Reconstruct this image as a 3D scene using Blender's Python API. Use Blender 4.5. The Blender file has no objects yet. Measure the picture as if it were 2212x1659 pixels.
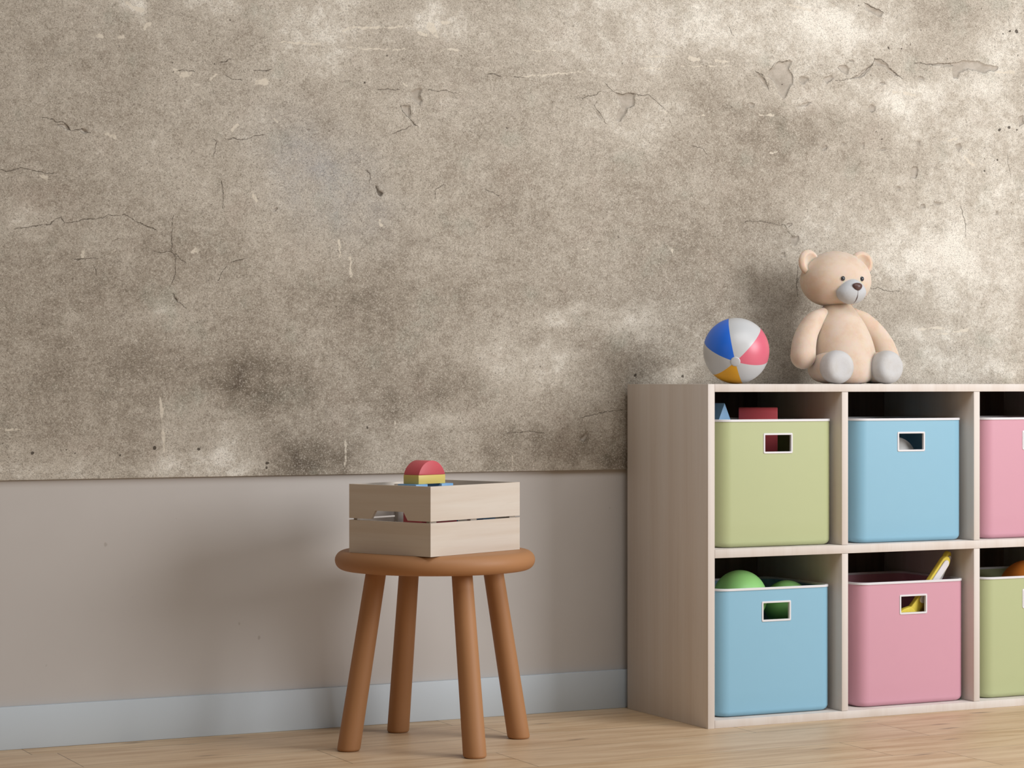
import bpy, bmesh, math, random
import numpy as np
from mathutils import Vector, Matrix
PI = math.pi
random.seed(11)
scn = bpy.context.scene
COL = scn.collection

# ------------------------------------------------------------------ camera, world, light, exposure
CAM_H = 0.760
cam_d = bpy.data.cameras.new('camera')
cam = bpy.data.objects.new('camera', cam_d); COL.objects.link(cam)
cam.location = (0, 0, CAM_H)
cam.rotation_euler = (PI/2, 0, -math.radians(26.131))
cam_d.sensor_fit = 'HORIZONTAL'; cam_d.sensor_width = 36.0
cam_d.lens = 36.0*5099.0/2212.0
cam_d.clip_start = 0.05; cam_d.clip_end = 60
scn.camera = cam

world = bpy.data.worlds.new('world'); scn.world = world
world.use_nodes = True
bg = world.node_tree.nodes['Background']
bg.inputs['Color'].default_value = (1.0, 0.90, 0.80, 1)
bg.inputs['Strength'].default_value = 0.05

def area(name, loc, target, sx, sy, power, color):
    d = bpy.data.lights.new(name, 'AREA'); d.shape = 'RECTANGLE'; d.size = sx; d.size_y = sy
    d.energy = power; d.color = color
    o = bpy.data.objects.new(name, d); COL.objects.link(o); o.location = loc
    v = Vector(target)-Vector(loc); o.rotation_euler = v.to_track_quat('-Z', 'Y').to_euler()
    return o
area('window_daylight', (5.2, 1.1, 1.8), (2.4, 4.8, 0.75), 1.9, 1.7, 138, (0.985, 0.985, 1.0))
area('overhead_fill', (2.7, 2.6, 2.75), (2.7, 2.9, 0.0), 2.4, 2.0, 52, (0.96, 0.98, 1.0))  # unseen overhead fill, added to brighten the floor and cabinet front
area('left_fill', (-2.2, 2.2, 1.6), (2.0, 4.8, 0.8), 1.8, 1.6, 10, (1.0, 0.70, 0.44))  # unseen warm fill, added to lift the surfaces facing left

scn.cycles.diffuse_bounces = 2
vs = scn.view_settings
vs.view_transform = 'Standard'; vs.look = 'None'; vs.gamma = 1.0; vs.exposure = 0.0; vs.use_curve_mapping = False

# ------------------------------------------------------------------ helpers
def link_mesh(name, me, mats, parent=None, smooth=False):
    o = bpy.data.objects.new(name, me); COL.objects.link(o)
    for m in (mats if isinstance(mats, (list, tuple)) else [mats]): me.materials.append(m)
    if parent is not None: o.parent = parent
    if smooth:
        me.polygons.foreach_set('use_smooth', [True]*len(me.polygons))
    return o
def obj(name, bm, mats, parent=None, smooth=False, sharp=None):
    bmesh.ops.recalc_face_normals(bm, faces=bm.faces[:])
    me = bpy.data.meshes.new(name); bm.to_mesh(me); bm.free()
    o = link_mesh(name, me, mats, parent, smooth)
    if sharp is not None:
        me.polygons.foreach_set('use_smooth', [True]*len(me.polygons))
        me.set_sharp_from_angle(angle=math.radians(sharp))
    return o
def tag(o, label, cat=None, group=None, kind=None):
    if label: o['label'] = label
    if cat: o['category'] = cat
    if group: o['group'] = group
    if kind: o['kind'] = kind
    return o
def thing(name, label, cat, loc=(0, 0, 0), rz=0.0, group=None):
    o = bpy.data.objects.new(name, None); COL.objects.link(o)
    o.empty_display_size = 0.05
    o.location = loc; o.rotation_euler = (0, 0, rz)
    return tag(o, label, cat, group)
def bx(bm, x0, x1, y0, y1, z0, z1, bev=0.0, seg=2):
    vv = [bm.verts.new((x, y, z)) for x in (x0, x1) for y in (y0, y1) for z in (z0, z1)]
    F = [(0, 1, 3, 2), (4, 6, 7, 5), (0, 4, 5, 1), (2, 3, 7, 6), (0, 2, 6, 4), (1, 5, 7, 3)]
    fs = [bm.faces.new([vv[i] for i in f]) for f in F]
    if bev > 0:
        es = list({e for f in fs for e in f.edges})
        bmesh.ops.bevel(bm, geom=es, offset=bev, segments=seg, affect='EDGES', profile=0.5)
def box(name, x0, x1, y0, y1, z0, z1, mat, parent=None, bev=0.0008):
    bm = bmesh.new(); bx(bm, x0, x1, y0, y1, z0, z1, bev)
    return obj(name, bm, mat, parent, sharp=40)
def loft(bm, rings, close=True, cap0=True, cap1=True):
    V = [[bm.verts.new(p) for p in r] for r in rings]
    n = len(V[0])
    for a, b in zip(V[:-1], V[1:]):
        for i in range(n if close else n-1):
            j = (i+1) % n
            bm.faces.new((a[i], a[j], b[j], b[i]))
    if cap0: bm.faces.new(V[0][::-1])
    if cap1: bm.faces.new(V[-1])
    return V
def rrect(hx, hy, r, z, n=8, cx=0, cy=0):
    r = max(r, 1e-4); out = []
    for sx, sy, a0 in ((1, 1, 0), (-1, 1, PI/2), (-1, -1, PI), (1, -1, 1.5*PI)):
        for i in range(n+1):
            a = a0+PI/2*i/n
            out.append((cx+sx*(hx-r)+r*math.cos(a), cy+sy*(hy-r)+r*math.sin(a), z))
    return out
def circ(r, z, n=64, cx=0, cy=0):
    return [(cx+r*math.cos(2*PI*i/n), cy+r*math.sin(2*PI*i/n), z) for i in range(n)]
def catmull(pts, sub):
    P = [np.array(p, float) for p in pts]; P = [2*P[0]-P[1]]+P+[2*P[-1]-P[-2]]; out = []
    for i in range(1, len(P)-2):
        for k in range(sub):
            t = k/sub
            out.append(0.5*((2*P[i])+(-P[i-1]+P[i+1])*t+(2*P[i-1]-5*P[i]+4*P[i+1]-P[i+2])*t*t+(-P[i-1]+3*P[i]-3*P[i+1]+P[i+2])*t**3))
    out.append(P[-2]); return out
def tube(bm, pts, radii, n=24, sub=6, dome0=1.0, dome1=1.0, k=6):
    """smooth tube with rounded ends through 3-D points"""
    Q = catmull([tuple(p)+(r,) for p, r in zip(pts, radii)], sub) if len(pts) > 2 else [np.array(tuple(p)+(r,)) for p, r in zip(pts, radii)]
    C = [Vector(q[:3]) for q in Q]; Rr = [float(q[3]) for q in Q]
    T = [(C[min(i+1, len(C)-1)]-C[max(i-1, 0)]).normalized() for i in range(len(C))]
    u = T[0].orthogonal().normalized(); rings = []
    def ring(c, t, u, r):
        v = t.cross(u); return [tuple(c+(u*math.cos(2*PI*i/n)+v*math.sin(2*PI*i/n))*r) for i in range(n)]
    for i in range(k, 0, -1):
        if dome0 <= 0: break
        a = PI/2*i/k; a = min(a, PI/2*0.97)
        rings.append(ring(C[0]-T[0]*math.sin(a)*Rr[0]*dome0, T[0], u, Rr[0]*math.cos(a)))
    for c, t, r in zip(C, T, Rr):
        u = (u-t*u.dot(t)).normalized(); rings.append(ring(c, t, u, r))
    for i in range(1, k+1):
        if dome1 <= 0: break
        a = PI/2*i/k; a = min(a, PI/2*0.97)
        rings.append(ring(C[-1]+T[-1]*math.sin(a)*Rr[-1]*dome1, T[-1], u, Rr[-1]*math.cos(a)))
    return loft(bm, rings)
def ellipsoid(bm, c, s, nu=48, nv=28, fn=None):
    rings = []
    for j in range(1, nv):
        b = -PI/2+PI*j/nv; R = []
        for i in range(nu):
            a = 2*PI*i/nu
            p = Vector((math.cos(b)*math.cos(a), math.cos(b)*math.sin(a), math.sin(b)))
            if fn: p = fn(p)
            R.append((c[0]+s[0]*p[0], c[1]+s[1]*p[1], c[2]+s[2]*p[2]))
        rings.append(R)
    V = loft(bm, rings, cap0=False, cap1=False)
    for r, zs in ((V[0], -1), (V[-1], 1)):
        p = Vector((0, 0, zs)); p = fn(p) if fn else p
        t = bm.verts.new((c[0]+s[0]*p[0], c[1]+s[1]*p[1], c[2]+s[2]*p[2]))
        for i in range(nu): bm.faces.new((r[i], r[(i+1) % nu], t))
def prism_x(bm, prof, x0, x1):
    """extrude a (y,z) outline along x"""
    a = [bm.verts.new((x0, y, z)) for y, z in prof]; b = [bm.verts.new((x1, y, z)) for y, z in prof]
    n = len(prof)
    for i in range(n): bm.faces.new((a[i], a[(i+1) % n], b[(i+1) % n], b[i]))
    bm.faces.new(a[::-1]); bm.faces.new(b)
def prism_y(bm, prof, y0, y1):
    a = [bm.verts.new((x, y0, z)) for x, z in prof]; b = [bm.verts.new((x, y1, z)) for x, z in prof]
    n = len(prof)
    for i in range(n): bm.faces.new((a[i], a[(i+1) % n], b[(i+1) % n], b[i]))
    bm.faces.new(a[::-1]); bm.faces.new(b)
def bevel_all(bm, off, seg=2, ang=0.4):
    es = [e for e in bm.edges if len(e.link_faces) == 2 and e.calc_face_angle(0) > ang]
    bmesh.ops.bevel(bm, geom=es, offset=off, segments=seg, affect='EDGES', profile=0.5)

# ------------------------------------------------------------------ materials
class NT:
    def __init__(s, name):
        s.m = bpy.data.materials.new(name); s.m.use_nodes = True
        s.t = s.m.node_tree; s.b = s.t.nodes['Principled BSDF']
    def n(s, typ, ins=None, **kw):
        nd = s.t.nodes.new(typ)
        for k, v in kw.items(): setattr(nd, k, v)
        for k, v in (ins or {}).items():
            if isinstance(v, bpy.types.NodeSocket): s.t.links.new(v, nd.inputs[k])
            else: nd.inputs[k].default_value = v
        return nd
    def math(s, op, a, b=0.0, c=0.0, clamp=False):
        nd = s.n('ShaderNodeMath', {0: a, 1: b, 2: c}, operation=op); nd.use_clamp = clamp; return nd.outputs[0]
    def mrange(s, v, a, b, c=0.0, d=1.0, smooth=True):
        nd = s.n('ShaderNodeMapRange', {'Value': v, 'From Min': a, 'From Max': b, 'To Min': c, 'To Max': d})
        nd.interpolation_type = 'SMOOTHSTEP' if smooth else 'LINEAR'; return nd.outputs[0]
    def mix(s, f, a, b, mode='MIX'):
        nd = s.n('ShaderNodeMix', data_type='RGBA', blend_type=mode)
        for k, v in ((0, f), (6, a), (7, b)):
            if isinstance(v, bpy.types.NodeSocket): s.t.links.new(v, nd.inputs[k])
            else: nd.inputs[k].default_value = (v if k == 0 else tuple(v)+((1,) if len(v) == 3 else ()))
        return nd.outputs[2]
    def noise(s, vec, scale, detail=3.0, rough=0.5, dist=0.0):
        return s.n('ShaderNodeTexNoise', {'Vector': vec, 'Scale': scale, 'Detail': detail, 'Roughness': rough, 'Distortion': dist}).outputs['Fac']
    def mapping(s, vec, scale=(1, 1, 1), loc=(0, 0, 0), rot=(0, 0, 0)):
        return s.n('ShaderNodeMapping', {'Vector': vec, 'Scale': scale, 'Location': loc, 'Rotation': rot}).outputs[0]
    def ramp(s, f, stops):
        nd = s.n('ShaderNodeValToRGB', {0: f}); r = nd.color_ramp
        while len(r.elements) < len(stops): r.elements.new(0.5)
        for e, (p, c) in zip(r.elements, stops): e.position = p; e.color = tuple(c)+(1,)
        return nd.outputs[0]
    def attr(s, name): return s.n('ShaderNodeAttribute', attribute_name=name).outputs['Fac']
    def obj(s): return s.n('ShaderNodeTexCoord').outputs['Object']
    def set(s, **kw):
        al = {'color': 'Base Color', 'rough': 'Roughness', 'normal': 'Normal', 'spec': 'Specular IOR Level', 'sss': 'Subsurface Weight', 'coat': 'Coat Weight', 'sheen': 'Sheen Weight'}
        for k, v in kw.items():
            i = s.b.inputs[al[k]]
            if isinstance(v, bpy.types.NodeSocket): s.t.links.new(v, i)
            else: i.default_value = (tuple(v)+(1,) if k == 'color' else v)
        return s.m
    def bump(s, h, strength, dist=0.001):
        return s.n('ShaderNodeBump', {'Height': h, 'Strength': strength, 'Distance': dist}).outputs[0]

def plain(name, col, rough=0.5, spec=0.4, var=0.05, scale=30, **kw):
    t = NT(name); f = t.noise(t.obj(), scale, 3)
    c = t.mix(f, tuple(x*(1-var) for x in col), tuple(min(1, x*(1+var)) for x in col))
    return t.set(color=c, rough=rough, spec=spec, **kw)
def wood(name, dark, mid, light, grain='z', fine=260, rough=0.55, pore=0.25, knots=0.0):
    t = NT(name); o = t.obj()
    s = {'z': (1, 1, 0.028), 'x': (0.05, 1, 1), 'y': (1, 0.03, 1)}[grain]
    v = t.mapping(o, s)
    w = t.noise(t.mapping(o, tuple(max(q, .12) for q in s)), 7, 2)
    vv = t.n('ShaderNodeVectorMath', {0: v, 1: t.n('ShaderNodeVectorMath', {0: t.n('ShaderNodeCombineXYZ', {0: w, 1: w, 2: w}).outputs[0], 3: 0.03}, operation='SCALE').outputs[0]}, operation='ADD').outputs[0]
    a = t.noise(vv, 22, 5, 0.6); b = t.noise(vv, fine, 3, 0.6); c3 = t.noise(vv, 75, 4, 0.65)
    col = t.ramp(t.mrange(a, 0.3, 0.7), [(0, dark), (0.5, mid), (1, light)])
    col = t.mix(t.mrange(c3, 0.52, 0.75, 0, pore), col, dark)
    col = t.mix(t.mrange(b, 0.55, 0.8, 0, pore*1.2), col, tuple(x*0.72 for x in dark))
    if knots:
        vo = t.n('ShaderNodeTexVoronoi', {'Vector': t.mapping(o, {'x': (2.2, 9, 9), 'z': (9, 9, 2), 'y': (9, 2, 9)}[grain]), 'Scale': 1.0})
        k = t.mrange(vo.outputs['Distance'], 0.03, 0.14, knots, 0)
        col = t.mix(k, col, tuple(x*0.6 for x in dark))
    return t.set(color=col, rough=rough, spec=0.3, normal=t.bump(c3, 0.06, 0.0006))

M = {}
M['cab'] = wood('pale_birch_laminate', (0.675, 0.60, 0.54), (0.715, 0.65, 0.595), (0.74, 0.685, 0.64), 'z', pore=0.16)
M['cab_back'] = wood('shaded_back_board', (0.16, 0.115, 0.085), (0.22, 0.165, 0.125), (0.27, 0.205, 0.16), 'z')  # brown deepened in colour for the shade inside the cells
M['crate_x'] = wood('pale_pine_board', (0.60, 0.51, 0.42), (0.645, 0.57, 0.49), (0.675, 0.615, 0.54), 'x', pore=0.12, rough=0.65)
M['crate_y'] = wood('pale_pine_board_end', (0.60, 0.51, 0.42), (0.645, 0.57, 0.49), (0.675, 0.615, 0.54), 'y', pore=0.12, rough=0.65)
M['stool'] = plain('tan_painted_wood', (0.415, 0.20, 0.085), rough=0.55, spec=0.4, var=0.05, scale=6)
M['white'] = plain('white_plastic', (0.76, 0.75, 0.77), 0.4, var=0.01)
M['green'] = plain('lime_plastic', (0.475, 0.52, 0.285), 0.42, 0.3, var=0.01)
M['blue'] = plain('sky_blue_plastic', (0.265, 0.50, 0.65), 0.42, 0.3, var=0.01)
M['pink'] = plain('pink_plastic', (0.65, 0.335, 0.415), 0.42, 0.3, var=0.01)
M['red_block'] = plain('red_painted_block', (0.63, 0.10, 0.12), 0.45, var=0.03)
M['yellow_block'] = plain('yellow_painted_block', (0.74, 0.59, 0.17), 0.45, var=0.03)
M['blue_block'] = plain('blue_painted_block', (0.20, 0.42, 0.70), 0.45, var=0.03)
M['navy_block'] = plain('navy_painted_block', (0.03, 0.10, 0.24), 0.5, var=0.03)
M['ball_green'] = plain('green_rubber', (0.36, 0.78, 0.26), 0.35, 0.45, var=0.01)
M['ball_orange'] = plain('orange_rubber', (0.80, 0.26, 0.04), 0.4, var=0.01)
M['ball_white'] = plain('white_rubber', (0.74, 0.74, 0.72), 0.4, var=0.01)
M['b_blue'] = plain('beach_ball_blue', (0.010, 0.16, 0.80), 0.42, 0.7, var=0.01)
M['b_white'] = plain('beach_ball_white', (0.60, 0.61, 0.62), 0.34, 0.5, var=0.01)
M['b_pink'] = plain('beach_ball_pink', (0.72, 0.13, 0.20), 0.42, 0.8, var=0.01)
M['b_yellow'] = plain('beach_ball_yellow', (0.86, 0.42, 0.01), 0.34, 0.5, var=0.01)
M['toy_yellow'] = plain('yellow_soft_plastic', (0.80, 0.64, 0.08), 0.6, var=0.12, scale=220)
M['toy_white'] = plain('white_soft_plastic', (0.80, 0.78, 0.80), 0.6, var=0.02)
M['nose'] = plain('brown_nose_plastic', (0.115, 0.062, 0.055), 0.35, var=0.05)
M['eye'] = plain('grey_black_eye', (0.035, 0.038, 0.045), 0.2, 0.6, var=0.02)
M['thread'] = plain('grey_thread', (0.16, 0.13, 0.13), 0.8)
def plush(name, a, b, c):
    t = NT(name); o = t.obj()
    f = t.noise(o, 22, 5, 0.65); g = t.noise(o, 700, 2)
    col = t.ramp(t.mrange(f, 0.3, 0.72), [(0, a), (0.5, b), (1, c)])
    h = t.math('ADD', t.noise(o, 60, 3), t.math('MULTIPLY', g, 0.5))
    return t.set(color=col, rough=0.85, spec=0.15, sheen=0.15, normal=t.bump(h, 0.35, 0.0015))
M['fur'] = plush('peach_plush', (0.69, 0.515, 0.39), (0.72, 0.575, 0.455), (0.73, 0.60, 0.50))
M['fur'].node_tree.nodes['Principled BSDF'].inputs['Subsurface Weight'].default_value = 0.55
M['fur'].node_tree.nodes['Principled BSDF'].inputs['Subsurface Radius'].default_value = (1.0, 0.28, 0.08)
M['fur'].node_tree.nodes['Principled BSDF'].inputs['Subsurface Scale'].default_value = 0.014
M['fur_white'] = plush('off_white_plush', (0.56, 0.53, 0.50), (0.60, 0.585, 0.57), (0.61, 0.60, 0.60))
M['fur_face'] = plush('off_white_face', (0.52, 0.53, 0.54), (0.56, 0.575, 0.59), (0.58, 0.595, 0.62))

def mat_plaster():
    t = NT('beige_plaster'); o = t.obj()
    a = t.noise(o, 2.2, 4); b = t.noise(o, 30, 3)
    col = t.mix(t.mrange(a, 0.3, 0.7), (0.535, 0.50, 0.47), (0.575, 0.542, 0.512))
    sp = t.mrange(t.noise(t.mapping(o, (1, 1, 0.6)), 38, 2), 0.745, 0.78, 0, 0.35)
    col = t.mix(sp, col, (0.25, 0.2, 0.16))
    return t.set(color=col, rough=0.75, spec=0.2, normal=t.bump(b, 0.05, 0.001))
def mat_concrete():
    t = NT('aged_concrete'); o = t.obj()
    T = t.attr('tone')
    n1 = t.noise(o, 1.4, 3, 0.5); n2 = t.noise(o, 7, 6, 0.62); n3 = t.noise(t.mapping(o, (1, 1, 1.35)), 30, 5, 0.66); n4 = t.noise(o, 110, 3, 0.6)
    g1 = t.noise(o, 430, 3, 0.75); g2 = t.noise(t.mapping(o, (1, 1, 1.15), (3.1, 0, 1.7)), 300, 4, 0.8, 0.3)
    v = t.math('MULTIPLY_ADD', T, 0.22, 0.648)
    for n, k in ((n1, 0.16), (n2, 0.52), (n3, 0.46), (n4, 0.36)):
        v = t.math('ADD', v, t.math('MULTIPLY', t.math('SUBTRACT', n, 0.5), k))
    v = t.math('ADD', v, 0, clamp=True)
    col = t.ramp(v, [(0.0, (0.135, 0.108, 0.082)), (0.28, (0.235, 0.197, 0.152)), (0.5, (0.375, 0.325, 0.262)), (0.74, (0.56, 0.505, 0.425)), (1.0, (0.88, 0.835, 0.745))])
    # greenish, pinkish and bluish veils
    hu = t.noise(t.mapping(o, (1, 1, 1), (9, 0, 4)), 9, 4, 0.6)
    col = t.mix(t.mrange(hu, 0.56, 0.72, 0, 0.22), col, (0.30, 0.34, 0.28))
    col = t.mix(t.mrange(hu, 0.44, 0.28, 0, 0.18), col, (0.44, 0.345, 0.285))
    col = t.mix(t.math('MULTIPLY', t.attr('blue'), 0.42), col, (0.36, 0.38, 0.41))
    # grain: dark pores, light sand
    pore = t.mrange(g1, 0.49, 0.66, 0, 0.62)
    dk = t.mrange(v, 0.1, 0.75, 1.1, 0.95)
    col = t.mix(t.math('MULTIPLY', pore, dk, clamp=True), col, (0.105, 0.082, 0.058))
    col = t.mix(t.mrange(g2, 0.50, 0.68, 0, 0.60), col, (0.80, 0.735, 0.63))
    col = t.mix(t.mrange(g2, 0.44, 0.30, 0, 0.45), col, (0.12, 0.095, 0.07))
    sp = t.mrange(t.noise(t.mapping(o, (1, 1, 1), (0, 0, 8)), 150, 4, 0.75), 0.62, 0.70, 0, 0.7)
    col = t.mix(t.math('MULTIPLY', sp, t.mrange(n2, 0.42, 0.58)), col, (0.07, 0.055, 0.04))
    # hairline crazing
    hz = t.noise(t.mapping(o, (1, 1, 1.25), (2, 0, 5)), 16, 7, 0.68, 0.5)
    hm = t.mrange(t.noise(t.mapping(o, (1, 1, 1.5), (7, 0, 3)), 9, 3), 0.52, 0.62)
    hl = t.math('MULTIPLY', t.mrange(t.math('ABSOLUTE', t.math('SUBTRACT', hz, 0.5)), 0.001, 0.0075, 0.55, 0), hm)
    col = t.mix(hl, col, (0.09, 0.07, 0.05))
    # limewash streaks, smooth chips, cracks
    wob = t.math('MULTIPLY', t.math('SUBTRACT', t.noise(o, 260, 3, 0.6), 0.5), 0.0065)
    st = t.math('MULTIPLY', t.mrange(t.math('ADD', t.attr('streak'), wob), -0.0010, 0.0007, 0.80, 0), t.mrange(n4, 0.34, 0.5, 0.45, 1))
    col = t.mix(st, col, (0.74, 0.67, 0.555))
    cd = t.math('ADD', t.attr('chip'), t.math('MULTIPLY', wob, 0.45))
    inn = t.mrange(cd, -0.0012, 0.0003, 1, 0)
    chipc = t.mix(t.mrange(n3, 0.35, 0.65), (0.38, 0.335, 0.28), (0.50, 0.445, 0.38))
    col = t.mix(t.math('MULTIPLY', inn, 0.78), col, chipc)
    col = t.mix(t.math('MULTIPLY', t.attr('deep'), t.math('MULTIPLY', inn, 0.8)), col, (0.11, 0.09, 0.07))
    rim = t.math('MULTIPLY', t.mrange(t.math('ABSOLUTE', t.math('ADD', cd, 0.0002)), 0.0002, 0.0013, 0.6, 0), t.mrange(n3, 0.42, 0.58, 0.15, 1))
    col = t.mix(rim, col, (0.10, 0.08, 0.06))  # shade along the chip edges painted in as a dark colour
    ck = t.math('ABSOLUTE', t.math('ADD', t.attr('crack'), t.math('MULTIPLY', wob, 0.5)))
    cr = t.math('MULTIPLY', t.mrange(ck, 0.0003, 0.0015, 0.78, 0), t.mrange(t.attr('crackm'), 0.1, 0.5))
    cr = t.math('MULTIPLY', cr, t.mrange(n4, 0.30, 0.55, 0.25, 1.0))
    col = t.mix(cr, col, (0.075, 0.058, 0.042))
    col = t.mix(t.mrange(t.attr('spot'), -0.0007, 0.0005, 0.85, 0), col, (0.05, 0.038, 0.028))
    h = t.math('ADD', t.math('MULTIPLY', g1, -0.5), t.math('MULTIPLY', n4, 0.8))
    h = t.math('SUBTRACT', h, t.math('MULTIPLY', cr, 1.4))
    return t.set(color=col, rough=0.9, spec=0.12, normal=t.bump(h, 0.35, 0.0012))
def mat_floor():
    t = NT('oak_laminate'); uv = t.n('ShaderNodeUVMap', uv_map='plank').outputs[0]
    r = t.attr('rnd'); sx = t.n('ShaderNodeSeparateXYZ', {0: uv}); U, V = sx.outputs[0], sx.outputs[1]
    off = t.n('ShaderNodeCombineXYZ', {0: t.math('MULTIPLY', r, 37.0), 1: t.math('MULTIPLY', r, 91.0), 2: t.math('MULTIPLY', r, 13.0)}).outputs[0]
    p = t.n('ShaderNodeVectorMath', {0: uv, 1: off}, operation='ADD').outputs[0]
    w = t.noise(t.mapping(p, (1.6, 5, 1)), 1.5, 2)
    pw = t.n('ShaderNodeVectorMath', {0: t.mapping(p, (1, 10, 1)), 1: t.n('ShaderNodeCombineXYZ', {0: 0.0, 1: t.math('MULTIPLY', w, 0.9), 2: 0.0}).outputs[0]}, operation='ADD').outputs[0]
    a = t.noise(pw, 3.2, 5, 0.62); b = t.noise(t.mapping(pw, (1, 2.2, 1)), 11, 5, 0.7); c = t.noise(t.mapping(pw, (1, 1, 1)), 60, 3)
    col = t.ramp(t.mrange(a, 0.28, 0.72), [(0, (0.50, 0.32, 0.17)), (0.45, (0.63, 0.44, 0.26)), (1, (0.72, 0.54, 0.345))])
    col = t.mix(t.mrange(b, 0.52, 0.74, 0, 0.30), col, (0.30, 0.17, 0.085))
    col = t.mix(t.mrange(c, 0.55, 0.75, 0, 0.18), col, (0.26, 0.15, 0.08))
    col = t.mix(t.mrange(r, 0, 1, 0, 0.28, False), col, (0.68, 0.51, 0.37))
    vo = t.n('ShaderNodeTexVoronoi', {'Vector': t.mapping(pw, (3.0, 1.15, 1)), 'Scale': 1.5})
    k = t.mrange(vo.outputs['Distance'], 0.02, 0.20, 0.8, 0)
    k = t.math('MULTIPLY', k, t.mrange(t.n('ShaderNodeSeparateColor', {0: vo.outputs['Color']}).outputs[0], 0.55, 0.6))
    col = t.mix(t.math('MULTIPLY', k, t.mrange(b, 0.3, 0.6, 0.4, 1)), col, (0.13, 0.085, 0.06))
    L, W = 0.9475, 0.1961
    du = t.math('MINIMUM', U, t.math('SUBTRACT', L, U)); dv = t.math('MINIMUM', V, t.math('SUBTRACT', W, V))
    e = t.math('MAXIMUM', t.mrange(du, 0.0005, 0.0014, 0.75, 0), t.mrange(dv, 0.0006, 0.0017, 0.55, 0))
    col = t.mix(e, col, (0.10, 0.06, 0.035))
    return t.set(color=col, rough=0.46, spec=0.35, normal=t.bump(t.math('SUBTRACT', b, e), 0.12, 0.0006))
M['plaster'] = mat_plaster(); M['concrete'] = mat_concrete(); M['floor'] = mat_floor()
M['baseboard'] = plain('white_blue_skirting', (0.56, 0.62, 0.665), 0.5, var=0.02, scale=4)

# ------------------------------------------------------------------ setting
WALL_Y = 4.872; PANEL_Y = 4.862; PANEL_Z = 0.5600
def build_floor():
    L, W = 0.9475, 0.1961; y = WALL_Y; rows = []
    starts = {0: 0.3, 1: 1.300, 2: 1.7955, 3: 2.1131, 4: 2.8265, 5: 2.9520}
    yb = [4.7751+W-0.0] ; vs_, fs, uv, rn = [], [], [], []
    for r in range(0, 32):
        y1 = 4.9716-0.0-r*W; y0 = y1-W
        s = starts.get(r, random.random()*L); s = s-math.ceil((s+3.2)/L)*L
        x = s
        while x < 7.0:
            i = len(vs_); vs_ += [(x, y0, 0), (x+L, y0, 0), (x+L, y1, 0), (x, y1, 0)]; fs.append((i, i+1, i+2, i+3))
            uv += [(0, 0), (L, 0), (L, W), (0, W)]; rn.append(random.random()); x += L
    me = bpy.data.meshes.new('floor'); me.from_pydata(vs_, [], fs)
    ul = me.uv_layers.new(name='plank'); ul.data.foreach_set('uv', [c for q in uv for c in q])
    at = me.attributes.new('rnd', 'FLOAT', 'FACE'); at.data.foreach_set('value', rn)
    return link_mesh('floor', me, M['floor'])
tag(build_floor(), None, kind='structure')
tag(box('wall_back', -3.5, 7.5, WALL_Y, WALL_Y+0.12, -0.02, 2.75, M['plaster'], bev=0), None, kind='structure')
tag(box('baseboard_back', -3.5, 7.5, 4.8592, WALL_Y, 0.0, 0.0893, M['baseboard'], bev=0.0015), None, kind='structure')

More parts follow.
